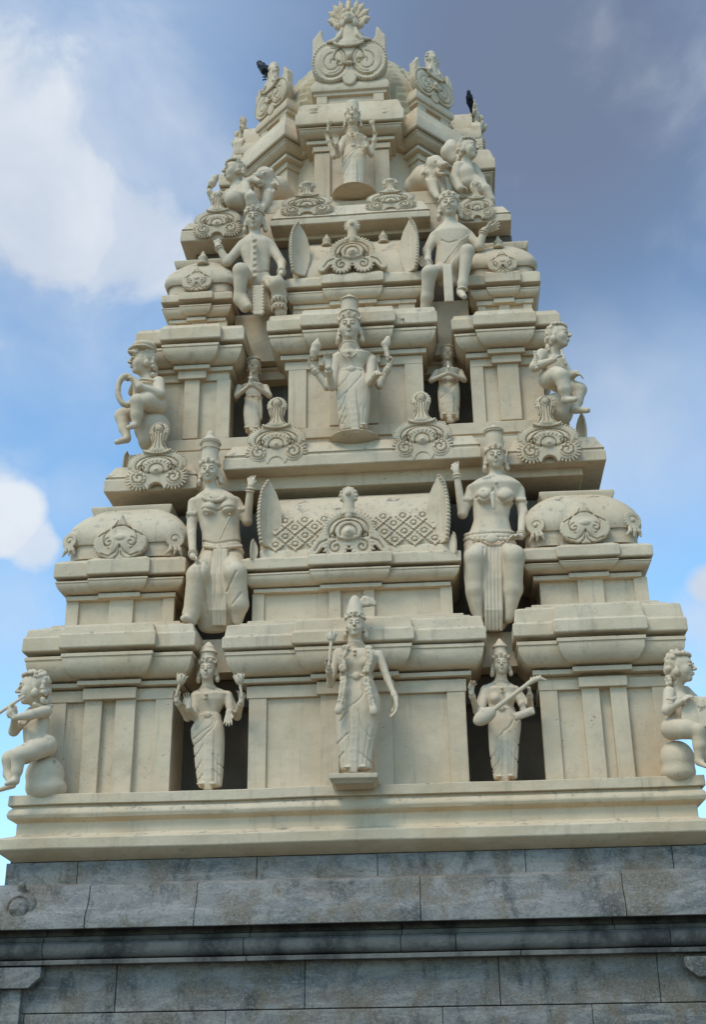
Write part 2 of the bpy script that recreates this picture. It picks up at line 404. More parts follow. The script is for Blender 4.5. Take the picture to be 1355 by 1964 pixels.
course('ledge', [(175, 1740), (380, 1760), (808, 1730), (1195, 1720)], [(.10, 1768), (.36, 1767), (.36, 1744), (.335, 1737), (.24, 1716), (.20, 1684), (.06, 1679)], -6.2, 4.86, GRANITE)
course('shadow_fillet', [(86, 1800), (480, 1800), (772, 1800), (1180, 1790)], [(.03, 1794), (.14, 1792), (.16, 1783), (.03, 1781), (.03, 1762)], -4.72, 4.72, STAINED)
tor = [(.10, 1826), (.15, 1825), (.19, 1820), (.215, 1813), (.225, 1806), (.225, 1799), (.215, 1795), (.17, 1794.5), (.17, 1792)]
course('torus_moulding', [(86, 1820), (470, 1810), (770, 1805), (875, 1805), (1285, 1800)], tor, -4.72, 4.72, STAINED)
course('lower_fillet', [(86, 1850), (475, 1840), (1000, 1830)], [(.04, 1838), (.19, 1837), (.19, 1828), (.04, 1826)], -4.72, 4.72, STAINED)
course('wall_course', [(217, 1900), (583, 1900), (960, 1890), (1268, 1880)], [(-.01, 1931), (-.01, 1836)], -4.5, 4.5, GRANITE)
course('wall_course', [(40, 1950), (430, 1950), (850, 1950), (1140, 1950)], [(0, 2040), (0, 1933)], -4.5, 4.5, GRANITE)
course('wall_course', [(300, 2080), (700, 2080), (1100, 2080)], [(-.01, 2700), (-.01, 2042)], -4.5, 4.5, GRANITE)
for (xa, xb, pyt, pyb, sgn) in ((P(-8, 1880, YW).x, P(80, 1880, YW-.1).x, 1856, 1897, 1), (P(1313, 1850, YW-.1).x, 4.75, 1834, 1874, -1)):
    m = MB(); zt = P((0, 1340)[sgn < 0], pyt, YW-.15).z; zb = P((0, 1340)[sgn < 0], pyb, YW-.15).z; c = .12; h = zt-zb
    pts = [(xa, zt), (xb, zt), (xb, zb+h*.5), (xb-c*1.2, zb), (xa, zb)] if sgn > 0 else [(xa, zt), (xb, zt), (xb, zb), (xa+c*1.2, zb), (xa, zb+h*.5)]
    if sgn < 0: pass
    n = len(pts); m.add([(x, YW-.17, z) for x, z in pts]+[(x, 1, z) for x, z in pts], [tuple(range(n))[::-1], tuple(range(n, 2*n))]+[(i, (i+1) % n, (i+1) % n+n, i+n) for i in range(n)])
    m.build('bracket_capital', GRANITE, GATE, bevel=.012)
    m = MB(); m.box(P(5, 1930, YW).x if sgn > 0 else 4.3, P(41, 1930, YW).x if sgn > 0 else 4.53, YW-.08, .9, -.02, zb-.002); m.build('corner_pilaster', GRANITE, GATE, bevel=.012)

# ---------------------------------------------------------------- the tower
TW = root('temple_tower', 'tall tiered cream temple tower of stacked cornices and niches under a gabled dome', 'tower', (0, 0, P(678, 1634, .05).z))
pl = MB()
plr = [(.03, 1634), (.22, 1609), (.23, 1588), (.05, 1584), (.02, 1582), (.02, 1558), (.05, 1556), (.115, 1549), (.135, 1541), (.115, 1533), (.07, 1528), (.07, 1524.5), (.13, 1523.5), (.125, 1503)]
pl.mould(-4.34, 4.34, .07, 6.3, [(o, Zc(py, .07-o)) for o, py in plr], jit=.010); pl.build('plinth', PLASTER, TW, bevel=.014)
FLOOR1 = Zc(1503, -.05)

FR = dict(fb=.14, lt=.36, kb=.42, kt=.86, ft=.92, sl=1.0, st=.90)
def pavilion(key, sl, sr, ref, ys, ov, depth, proj=None, pils=(), zfloor=None, pext=None, wallm=None, posts=None, pdepth=.09):
    """key: py of wall_b, fasc_b, fasc_t, line_b, line_t, kap_b, kap_t, slab_b, slab_m, slab_t (None where absent) in the column ref"""
    wb, fb, ft, lb, lt, kb, kt, sb, sm, st = key
    yw = ys+ov; x0 = P(*sl, ys).x+ov; x1 = P(*sr, ys).x-ov; yb = yw+depth
    def z(py, o): return P(ref, py, yw-o).z
    pv = root_part('pavilion')
    zf = zfloor if zfloor is not None else z(wb, 0)
    def sol(x0, x1, yf, e, jit, nm):
        # cornice
        c = MB()
        if fb: c.mould(x0, x1, yf, yb, [(ov*.16, z(fb, 0)+e), (ov*.16, z(ft, .05)+e)], jit=jit)
        c.mould(x0, x1, yf, yb, [(ov*.10, z(lb, .1)-.01+e), (ov*.36, z(lb, .12)+e), (ov*.36, z(lt, .12)+e), (ov*.1, z(lt, .12)+.012+e)], jit=jit)
        zb_, zt_ = z(kb, .16), z(kt, .3); h = zt_-zb_
        rr = [(ov*.05, zb_+e), (ov*.46, zb_+e+.004)]+[(ov*(.46+.40*math.sin(t*math.pi/2)**.8), zb_+h*.80*(t**1.35)+e+.01) for t in (.15, .3, .5, .7, .85, 1)]
        rr += [(ov*.90, zb_+h*.83+e), (ov*.90, zt_+e), (ov*.6, zt_+.01+e)]
        c.mould(x0, x1, yf, yb, rr, jit=jit, step=.22)
        c.build('cornice', PLASTER, pv, bevel=.008)
        s_ = MB(); zs = z(sb, ov); zm = z(sm, ov); zt = z(st, ov*.8)
        s_.mould(x0, x1, yf, yb, [(ov*.95, zs+e), (ov, zs+.012+e), (ov, zm+e), (ov*.93, zm+.02+e), (ov*.86, zt-.03+e), (ov*.7, zt+e)], jit=jit*1.6)
        s_.build('roof_slab', PLASTER, pv, bevel=.012)
        return zt
    zt = sol(x0, x1, yw, 0, .006, '')
    w = MB(); w.mould(x0, x1, yw, yb, [(0, zf-.02), (0, zt-.05)], jit=.005); w.build('wall', PLASTER, pv, bevel=.006)
    if proj:
        a, b = P(*proj[0], yw-pdepth).x, P(*proj[1], yw-pdepth).x
        zt2 = sol(a+ov*.16, b-ov*.16, yw-pdepth, .005, .004, '')
        wp = MB(); wp.box(a+ov*.16, b-ov*.16, yw-.02, yb-.1, z(fb or lb, .05)+.002, zt-.06); wp.build('bay_backing', PLASTER, pv)
    ztop = z(fb, 0)+.01 if fb else z(lb, .1)
    for (pa, pb, pr) in pils:
        yy = yw-(.045 if not pr else pdepth)
        pyp = (fb or lb)+2; m = MB(); m.mould(P(pa, pyp, yy).x, P(pb, pyp, yy).x, yy, yw+.05, [(0, zf-.01), (0, ztop)], jit=.004, step=.4)
        m.build('pilaster', PLASTER, pv, bevel=.007)
    return dict(x0=x0, x1=x1, yw=yw, yb=yb, zt=zt, part=pv, zf=zf, z=z)
def root_part(name):
    o = bpy.data.objects.new(name, None); C.objects.link(o); o.parent = TW; o.empty_display_size = .1; return o
def steps(pv, d, o1=.16):
    m = MB(); z0 = d['zt']
    m.mould(d['x0'], d['x1'], d['yw'], d['yb'], [(o1, z0-.06), (o1, z0+.05)]); m.mould(d['x0'], d['x1'], d['yw'], d['yb'], [(o1*.45, z0+.03), (o1*.45, z0+.11)])
    m.build('stepped_course', PLASTER, d['part'])

# lowest storey
OV = .36
L1 = pavilion((1516, 1343, 1320, 1313, 1305, 1299, 1252, 1241, 1214, 1196), (41, 1251), (374, 1241), 310, 0, OV, 1.5, ((160, 1342), (262, 1340)),
              [(163, 196, 1), (222, 260, 1), (299, 332, 0), (100, 127, 0)], zfloor=FLOOR1)
C1 = pavilion((1502, 1329, 1304, 1297, 1289, 1283, 1236, 1229, 1206, 1181), (425.6, 1238), (935, 1227.5), 850, -.06, OV, 1.5, ((608, 1330), (757, 1328)),
              [(615, 650, 1), (716, 752, 1), (478, 512, 0), (858, 893, 0)], zfloor=FLOOR1)
R1 = pavilion((1499, 1327, 1306, 1295, 1286, 1280, 1231, 1220, 1195, 1165), (986, 1221), (1321, 1206), 1020, 0, OV, 1.5, ((1111, 1318), (1204, 1314)),
              [(1117, 1151, 1), (1172, 1204, 1), (1036, 1070, 0), (1253, 1285, 0)], zfloor=FLOOR1)
for d in (L1, C1, R1): steps(None, d)
# body behind, recessed bays above the niches
def back(name, x0, x1, y0, y1, rings, m=PLASTER, bev=.01):
    b = MB(); b.mould(x0, x1, y0, y1, rings); return b.build(name, m, TW, bevel=bev)
ZT1 = C1['zt']
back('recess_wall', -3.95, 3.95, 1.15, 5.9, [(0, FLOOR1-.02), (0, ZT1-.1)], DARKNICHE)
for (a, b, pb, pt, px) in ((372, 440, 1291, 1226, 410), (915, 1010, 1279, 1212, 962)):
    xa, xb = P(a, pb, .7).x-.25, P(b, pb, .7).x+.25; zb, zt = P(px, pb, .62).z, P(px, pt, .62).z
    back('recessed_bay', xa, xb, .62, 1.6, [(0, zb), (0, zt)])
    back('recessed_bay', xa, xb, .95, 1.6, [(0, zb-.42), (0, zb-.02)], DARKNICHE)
# attic of the lowest storey
OU = .25
UL1 = pavilion((1197, None, None, 1143, 1135, 1130, 1103, 1099, 1072, 1067), (102, 1105), (355, 1099), 320, .30, OU, 1.3, ((198, 1145), (264, 1142)),
               [(128, 152, 0), (210, 256, 1), (312, 335, 0)], zfloor=L1['zt'], pdepth=.06)
UC1 = pavilion((1190, None, None, 1134, 1127, 1122, 1094, 1090, 1071, 1067), (462, 1093), (886, 1080), 540, .25, OU, 1.3, ((622, 1133), (727, 1130)),
               [(484, 507, 0), (631, 654, 1), (697, 719, 1), (845, 868, 0)], zfloor=C1['zt'], pdepth=.06)
UR1 = pavilion((1163, None, None, 1111, 1103, 1097, 1076, 1073, 1053, 1048), (1000, 1074), (1254, 1060), 1050, .30, OU, 1.3, ((1099, 1112), (1162, 1108)),
               [(1108, 1158, 1), (1217, 1243, 0)], zfloor=R1['zt'], pdepth=.06)
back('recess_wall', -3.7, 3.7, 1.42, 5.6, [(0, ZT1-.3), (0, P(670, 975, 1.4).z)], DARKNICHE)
def cushion(d, py_rows, ref, x0e=0, x1e=0, y0=None, m=PLASTER, rc=.28, depth=.9, name='vaulted_roof', xk=.9):
    y0 = d['yw']-.12 if y0 is None else y0
    t_ = py_rows[-1][1]; b_ = py_rows[0][1]; lp = MB(); zt_ = P(ref, t_, y0+.3).z; lp.mould(d['x0']-x0e+.30*xk, d['x1']+x1e-.30*xk, y0+.30, y0+depth-.3, [(0, zt_-.10), (.04, zt_-.02), (.04, zt_+.03), (0, zt_+.05)], jit=.012)
    lp.build('ridge_course', m, d['part'], bevel=.01)
    b = MB(); b.mould(d['x0']-x0e, d['x1']+x1e, y0, y0+depth, [(o, P(ref, py, y0-o).z) for (o, py) in py_rows], rc=rc, jit=.008, step=.15, xk=xk)
    return b.build(name, m, d['part'], bevel=0, angle=50)
cush = lambda b, t: [(.02, b+2), (.02, b-(b-t)*.26), (.05, b-(b-t)*.28), (.085, b-(b-t)*.42), (.075, b-(b-t)*.56), (.03, b-(b-t)*.70), (-.05, b-(b-t)*.82), (-.15, b-(b-t)*.91), (-.26, b-(b-t)*.97), (-.38, t)]
cushion(UL1, cush(1066, 976), 250, .12, .14, depth=1.4)
cushion(UR1, cush(1040, 946), 1130, .12, .10, depth=1.4)
# long barrel roof of the centre attic: half-cylinder lying along x
def barrel(d, xa, xb, y0, rows, ref, m=PLASTER):
    b = MB(); n = 14; V = []; K = len(rows)
    for i in range(n+1):
        x = xa+(xb-xa)*i/n
        for (o, py) in rows: V.append((x, y0-o, P(ref, py, y0-o).z+.008*noise.noise(Vector((x, o, py)))))
    F = [(i*K+j, (i+1)*K+j, (i+1)*K+j+1, i*K+j+1) for i in range(n) for j in range(K-1)]
    V2 = V+[(x, y+1.4, z) for (x, y, z) in V]  # closed behind
    m0 = len(V); F += [tuple(j for j in range(K-1, -1, -1))+tuple(m0+j for j in range(K))][0:0]
    for i in range(n):
        F.append((i*K+K-1, (i+1)*K+K-1, m0+(i+1)*K+K-1, m0+i*K+K-1))
    for s_, e in ((0, 1), (n, -1)):
        for j in range(K-1):
            q = (s_*K+j, s_*K+j+1, m0+s_*K+j+1, m0+s_*K+j); F.append(q if e > 0 else q[::-1])
    b.add(V2, F); return b.build('barrel_roof', m, d['part'], bevel=0, angle=50)
BR1 = [(.05, 1068), (.05, 1052), (.02, 1050), (.03, 1035), (.0, 1018), (-.06, 1000), (-.15, 983), (-.27, 968), (-.29, 966), (-.42, 956), (-.55, 953)]
barrel(UC1, P(500, 1040, .4).x, P(862, 1030, .4).x, UC1['yw']-.1, BR1, 650)

# flat projecting ledge under the second storey
def ledge(name, xl, xr, ref, yf, keys, back_y=4.5, ext=(0, 0), riser=True):
    fb, ft, gt, st, rb, rt, wt = keys   # face bottom, face top, groove top, slope top, riser bottom(rail), rail top, wall
    z = lambda py, o: P(ref, py, yf+o).z
    x0, x1 = P(*xl, yf).x, P(*xr, yf).x
    m = MB(); m.mould(x0, x1, yf, back_y, [(-.03, z(fb, 0)-.0), (0, z(fb, 0)+.01), (0, z(ft, 0)), (-.03, z(ft, 0)+.02), (-.03, z(gt, .03)), (-.005, z(gt, .0)+.01), (-.03, z(gt, 0)+.05), (-.12, z(st, .12))], jit=.008)
    o = m.build(name, PLASTER, TW, bevel=.012)
    return x0, x1, z
LY = .70
KL = (942, 920, 917, 893, 0, 0, 0)
ledge('ledge', (198, 944), (377, 938), 290, LY+.03, (940.5, 917, 913, 893, 0, 0, 0))
ledge('ledge', (427, 902), (925, 878), 590, LY-.08, (893.5, 873, 868, 850, 0, 0, 0))
ledge('ledge', (975, 893), (1164, 881), 1040, LY+.03, (889, 868, 864, 842, 0, 0, 0))
zL1 = P(290, 893, LY+.2).z
back('ledge_core', -3.45, 3.45, LY+.22, 4.6, [(0, P(290, 948, LY+.2).z), (0, P(590, 852, LY+.2).z-.02)])
# courses between ledge and second storey: riser and rail
def band(xl, xr, ref, y, pb, pt, name='base_rail', jit=.006, bev=.010, y1=4.4):
    x0, x1 = P(*xl, y).x, P(*xr, y).x; m = MB(); m.mould(x0, x1, y, y1, [(0, P(ref, pb, y).z), (0, P(ref, pt, y).z)], jit=jit); return m.build(name, PLASTER, TW, bevel=bev)
band((283, 880), (470, 870), 440, LY+.34, 882, 855, 'base_course')
band((500, 860), (850, 845), 560, LY+.28, 862, 838, 'base_course')
band((868, 850), (1090, 840), 890, LY+.34, 858, 828, 'base_course')
band((280, 866), (480, 856), 440, LY+.30, 861, 839, 'base_rail')
band((496, 842), (856, 830), 560, LY+.24, 842, 822, 'base_rail')
band((862, 836), (1095, 824), 890, LY+.30, 833, 811, 'base_rail')
# second storey
OV2 = .32; Y2 = .93
L2 = pavilion((838, 731, 712, 709, 702, 697, 660, 652, 629, 623), (258, 668), (468, 651.5), 440, Y2, OV2, 1.3, ((342, 735), (396, 733)),
              [(354, 383, 1), (416, 442, 0)], zfloor=P(440, 840, Y2+.3).z)
C2 = pavilion((822, 713, 694, 689, 681, 676, 640, 633, 612, 602), (511, 634), (841, 624), 560, Y2-.06, OV2, 1.3, ((612, 713), (731, 708)),
              [(554, 588, 0), (777, 812, 0), (632, 656, 1), (700, 724, 1)], zfloor=P(560, 823, Y2+.25).z)
R2 = pavilion((811, 708, 690, 686, 678, 673, 639, 631, 611, 603), (867, 632), (1077, 621), 890, Y2, OV2, 1.3, ((945, 706), (1001, 703)),
              [(903, 928, 0), (955, 996, 1)], zfloor=P(890, 812, Y2+.3).z)
for d in (L2, C2, R2): steps(None, d, .10)
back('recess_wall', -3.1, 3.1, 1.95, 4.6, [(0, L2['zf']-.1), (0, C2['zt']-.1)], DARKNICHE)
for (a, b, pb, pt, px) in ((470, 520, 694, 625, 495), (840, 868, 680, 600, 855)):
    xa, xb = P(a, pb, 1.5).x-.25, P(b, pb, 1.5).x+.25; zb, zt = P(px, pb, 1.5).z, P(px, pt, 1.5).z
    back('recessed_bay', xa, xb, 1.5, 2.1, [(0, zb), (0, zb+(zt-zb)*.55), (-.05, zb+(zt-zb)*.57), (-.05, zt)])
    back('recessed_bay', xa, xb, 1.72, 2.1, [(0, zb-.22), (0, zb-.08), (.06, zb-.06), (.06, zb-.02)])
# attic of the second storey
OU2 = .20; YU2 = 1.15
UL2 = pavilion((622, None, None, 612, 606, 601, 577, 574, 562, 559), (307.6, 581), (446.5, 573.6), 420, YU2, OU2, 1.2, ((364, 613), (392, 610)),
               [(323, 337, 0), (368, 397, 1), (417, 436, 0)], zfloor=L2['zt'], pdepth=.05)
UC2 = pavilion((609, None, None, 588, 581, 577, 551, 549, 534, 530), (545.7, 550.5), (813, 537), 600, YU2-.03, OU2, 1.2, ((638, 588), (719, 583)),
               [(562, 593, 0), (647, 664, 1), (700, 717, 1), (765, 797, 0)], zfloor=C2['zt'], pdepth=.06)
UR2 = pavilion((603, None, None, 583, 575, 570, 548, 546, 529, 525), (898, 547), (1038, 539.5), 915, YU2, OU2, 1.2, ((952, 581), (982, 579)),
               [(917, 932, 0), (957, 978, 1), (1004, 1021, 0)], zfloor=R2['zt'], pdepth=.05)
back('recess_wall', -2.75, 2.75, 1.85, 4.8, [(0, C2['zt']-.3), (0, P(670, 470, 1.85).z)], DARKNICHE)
band((450, 610), (548, 600), 495, 1.55, 640, 603, 'recessed_bay', y1=2.1)
band((812, 596), (900, 590), 855, 1.55, 630, 577, 'recessed_bay', y1=2.1)
cushion(UL2, cush(560, 503), 380, .10, .14, rc=.16, depth=1.2, xk=.18)
cushion(UR2, cush(527, 470), 965, .14, .10, rc=.16, depth=1.2, xk=.18)
BR2 = [(.04, 532), (.04, 526), (.05, 512), (.02, 498), (-.05, 485), (-.16, 473), (-.28, 467), (-.40, 464)]
barrel(UC2, P(562, 520, 1.2).x, P(800, 510, 1.2).x, UC2['yw']-.08, BR2, 690)
# upper ledge
LY2 = 1.42
ledge('ledge', (345, 465), (475, 456), 400, LY2+.03, (460.5, 441, 438, 425, 0, 0, 0), back_y=7.0)
ledge('ledge', (518, 435.5), (825.7, 412.4), 590, LY2-.06, (430, 419, 416, 398, 0, 0, 0), back_y=7.0)
ledge('ledge', (880, 430), (982, 421.5), 930, LY2+.03, (426, 413, 410, 397, 0, 0, 0), back_y=7.0)
back('ledge_core', -2.5, 2.5, LY2+.25, 6.9, [(0, P(400, 470, LY2+.25).z), (0, P(590, 400, LY2+.2).z-.02)])
band((455, 418), (880, 385), 590, LY2+.40, 405, 390, 'base_course', y1=6.9)
band((462, 404), (872, 374), 590, LY2+.46, 392, 380, 'base_rail', y1=6.9)

# ---------------------------------------------------------------- crown: eight-sided, a bay on every side
CC = Vector((-.03, 4.5, 0)); RB = 2.5
YC = CC.y-RB
zw = lambda py, o, ref=640: P(ref, py, YC-o).z
crown = root_part('crown')
wcx0, wcx1 = P(604, 292, YC+.32).x, P(746, 285, YC+.32).x; yc = YC+.32
OC = .32
def crown_bay(M, half, rings_front=True, ornament=True):
    """one projecting bay; built facing -Y with its wall plane at y=-(RB-OC) from the centre, then turned by M"""
    x0, x1 = -half, half; yf = -(RB-OC); yb = -.9
    zz = lambda py, o: P(672, py, YC+OC-o).z
    w = MB(); w.mould(x0, x1, yf, yb, [(0, zz(379, 0)-.1), (0, zz(205, 0))], M=M, jit=.004)
    w.build('bay_wall', PLASTER, crown, bevel=.006)
    c = MB()
    c.mould(x0, x1, yf, yb, [(.04, zz(289, .04)), (.04, zz(278, .05))], M=M)
    c.mould(x0, x1, yf, yb, [(.04, zz(274.5, .1)), (.13, zz(274, .1)), (.13, zz(268, .1)), (.04, zz(267.5, .1))], M=M)
    zb_, zt_ = zz(264, .1), zz(240, .28); h = zt_-zb_
    c.mould(x0, x1, yf, yb, [(.04, zb_), (.13, zb_+.004)]+[(.13+.13*math.sin(t*math.pi/2), zb_+h*.8*t**1.3+.01) for t in (.2, .4, .6, .8, 1)]+[(.28, zb_+h*.84), (.28, zt_), (.2, zt_+.01)], M=M)
    c.build('cornice', PLASTER, crown, bevel=.008)
    s_ = MB(); s_.mould(x0, x1, yf, yb, [(.30, zz(233.5, .32)), (.32, zz(232, .32)), (.32, zz(214, .32)), (.29, zz(211, .3)), (.24, zz(197, .27)), (.2, zz(196, .2))], M=M, jit=.008)
    s_.build('roof_slab', PLASTER, crown, bevel=.012)
    # dormer box above with its own cornice
    hh = half*.93
    u = MB(); u.mould(-hh, hh, yf+.02, yb, [(0, zz(200, 0)), (0, zz(178, 0))], M=M, jit=.004); u.build('dormer_wall', PLASTER, crown, bevel=.006)
    for sx in (-1, 1):
        p_ = MB(); xx = sorted((sx*hh, sx*(hh-.2))); p_.mould(xx[0], xx[1], yf-.03, yf+.2, [(0, zz(198, 0)), (0, zz(180, 0))], M=M, jit=.003)
        p_.build('dormer_post', PLASTER, crown, bevel=.006)
    v = MB(); v.mould(-hh, hh, yf+.02, yb, [(.02, zz(181, .05)), (.06, zz(180, .05)), (.06, zz(175, .05)), (.10, zz(170, .1)), (.115, zz(165, .1)), (.10, zz(160, .1)), (.10, zz(158, .1)), (.02, zz(150, .02))], M=M)
    v.build('dormer_cornice', PLASTER, crown, bevel=.008)
    # vault running back from the gable
    vt = MB(); n = 12; zc_ = zz(150, 0)+.42; r = hh*.86; V = []
    for yv in (yf+.05, -.8):
        for i in range(n+1):
            a = math.pi*i/n; V.append(M @ Vector((-r*math.cos(a)*1.0, yv, zc_-.42+(.42+r*.62)*math.sin(a)**.8)))
    vt.add(V, [(i, i+1, n+2+i, n+1+i) for i in range(n)]+[tuple(range(n, -1, -1)), tuple(range(n+1, 2*n+2))]); vt.build('dormer_vault', PLASTER, crown, bevel=0)
    return zz
Tm = Matrix.Translation(CC)
for k, half in ((0, (wcx1-wcx0)/2+.0), (45, .43), (-45, .43), (90, .62), (-90, .62), (135, .4), (-135, .4), (180, .66)):
    M = Tm @ Matrix.Rotation(rad(k), 4, 'Z')
    if abs(k) == 90: M = M @ Matrix.Translation((0, -.22, 0))
    crown_bay(M, half)
for (a, b) in ((604, 633.5), (719, 746.5)):
    m = MB(); m.mould(P(a, 295, YC+.26).x, P(b, 295, YC+.26).x, YC+.26, YC+.5, [(0, zw(381, -.3)), (0, zw(292, -.26))], jit=.003); m.build('pilaster', PLASTER, crown)
    m = MB(); m.mould(P(a, 290, YC+.24).x-.03, P(b, 290, YC+.24).x+.03, YC+.23, YC+.5, [(0, zw(291, -.26)), (0, zw(281, -.26))], jit=.003); m.build('capital', PLASTER, crown)
core = MB(); core.v = []
n = 16
zb0, zt0 = P(672, 379, YC).z-.2, P(672, 180, YC+.3).z
rr = 2.0
V = [(CC.x+rr*math.cos(2*math.pi*i/n), CC.y+rr*math.sin(2*math.pi*i/n), z) for z in (zb0, zt0) for i in range(n)]
core.add(V, [(i, (i+1) % n, n+(i+1) % n, n+i) for i in range(n)]+[tuple(range(n))[::-1], tuple(range(n, 2*n))])
core.build('drum', PLASTER, crown, bevel=0)
# connecting mouldings between the bays
def ringpoly(r, rings, name):
    m = MB(); n = 8; V = []
    for (o, z) in rings:
        for i in range(n): a = math.pi/8+i*math.pi/4; V.append((CC.x+(r+o)*math.cos(a), CC.y+(r+o)*math.sin(a), z))
    F = [(j*n+i, j*n+(i+1) % n, (j+1)*n+(i+1) % n, (j+1)*n+i) for j in range(len(rings)-1) for i in range(n)]
    F += [tuple(range(n))[::-1], tuple(range((len(rings)-1)*n, len(rings)*n))]; m.add(V, F); m.build(name, PLASTER, crown, bevel=.01)
zq = lambda py: P(672, py, YC+.2).z
ringpoly(2.12, [(0, zq(262)), (.02, zq(262)), (.16, zq(246)), (.2, zq(240)), (.2, zq(236)), (.1, zq(235))], 'drum_cornice')
ringpoly(2.12, [(.2, zq(231)), (.24, zq(230)), (.24, zq(212)), (.1, zq(198))], 'drum_slab')
# ribbed dome
zd0 = P(672, 200, YC).z+.0
DR = 1.84; ztop = P(600, 141, 4.3).z
dm = MB(); nu, nv = 256, 90; V = []
DH = ztop-zd0-.25
for j in range(nv+1):
    t = j/nv; ph = t*math.pi*.5
    r0 = DR*(math.cos(ph)**.55 if t < 1 else 0)*(1+.10*math.sin(min(1, t*2.2)*math.pi)); z = zd0+DH*math.sin(ph)**1.1
    for i in range(nu):
        a = 2*math.pi*i/nu; q = (i*16/nu) % 1; rib = .10*(1-abs(2*q-1)**3)-.09*(1 if abs(2*q-1) > .84 else 0)
        bead = .035*math.sin(z*32)*(1 if .25 < abs(2*q-1) < .66 else 0)
        r = max(.01, r0+(rib+bead)*math.cos(ph)); V.append((CC.x+r*math.cos(a), CC.y+r*math.sin(a), z))
dm.add(V, [(j*nu+i, j*nu+(i+1) % nu, (j+1)*nu+(i+1) % nu, (j+1)*nu+i) for j in range(nv) for i in range(nu)]); dm.build('ribbed_dome', VAULT, crown, bevel=0, angle=50)

md = SDF(.014)
mc = P(33, 1742, YW-.36); R_ = .225
md.ell(mc+Vector((0, .16, 0)), (R_, .17, R_), .02); md.cap(mc+Vector((0, .12, .18)), mc+Vector((.01, .06, .27)), .07, .05, .04)
md.ell(mc+Vector((-.06, .0, .0)), (.06, .03, .05), .03)
md.eng([(mc.x+.13*math.cos(a), mc.z+.13*math.sin(a)) for a in np.linspace(-.6, 3.6, 16)], .014, .035)
md.cap(mc+Vector((-.26, .12, -.17)), mc+Vector((.0, .10, -.20)), .06, .05, .05); md.cap(mc+Vector((.0, .10, -.20)), mc+Vector((.22, .12, -.16)), .05, .04, .05)
md.build('carved_medallion', GRANITE, GATE)
# ---------------------------------------------------------------- carved stucco ornaments (unit width, seen from -Y, back at y=0)
def disc(cx, cz, rx, rz=None, n=0, amp=0.0):
    rz = rz or rx
    def f(x, z):
        u, v = (x-cx)/rx, (z-cz)/rz; r = np.sqrt(u*u+v*v); a = np.arctan2(v, u)
        return (r-1-(amp*(np.abs(np.cos(a*n/2))**.6) if n else 0))*min(rx, rz)
    return f
def seg2(a, b, ra, rb):
    def f(x, z):
        vx, vz = b[0]-a[0], b[1]-a[1]; L = vx*vx+vz*vz; t = np.clip(((x-a[0])*vx+(z-a[1])*vz)/L, 0, 1)
        return np.sqrt((x-a[0]-t*vx)**2+(z-a[1]-t*vz)**2)-(ra+(rb-ra)*t)
    return f
def uni(*fs):
    def f(x, z):
        d = fs[0](x, z)
        for g in fs[1:]: d = np.minimum(d, g(x, z))
        return d
    return f
def minus(a, b):
    return lambda x, z: np.maximum(a(x, z), -b(x, z))
def spiral(cx, cz, r0, turns, a0=0, sgn=1, rend=.15, n=26):
    return [(cx+r0*(1-(1-rend)*i/n)*math.cos(a0+sgn*2*math.pi*turns*i/n), cz+r0*(1-(1-rend)*i/n)*math.sin(a0+sgn*2*math.pi*turns*i/n)) for i in range(n+1)]
def arc(cx, cz, rx, rz, a0, a1, n=18):
    return [(cx+rx*math.cos(rad(a0+(a1-a0)*i/n)), cz+rz*math.sin(rad(a0+(a1-a0)*i/n))) for i in range(n+1)]
def petals(S, cx, cz, rx, rz, a0, a1, n, y, r, k=.004):
    for i in range(n):
        a = rad(a0+(a1-a0)*i/max(1, n-1)); S.ell((cx+rx*math.cos(a), y, cz+rz*math.sin(a)), (r, r*1.1, r), k)
def teeth(S, cx, cz, rx, rz, a0, a1, n, y, L, r):
    for i in range(n):
        a = rad(a0+(a1-a0)*i/(n-1)); c, q = math.cos(a), math.sin(a)
        S.cap((cx+(rx-L)*c, y, cz+(rz-L)*q), (cx+rx*c, y, cz+rz*q), r, r*.75, .002)
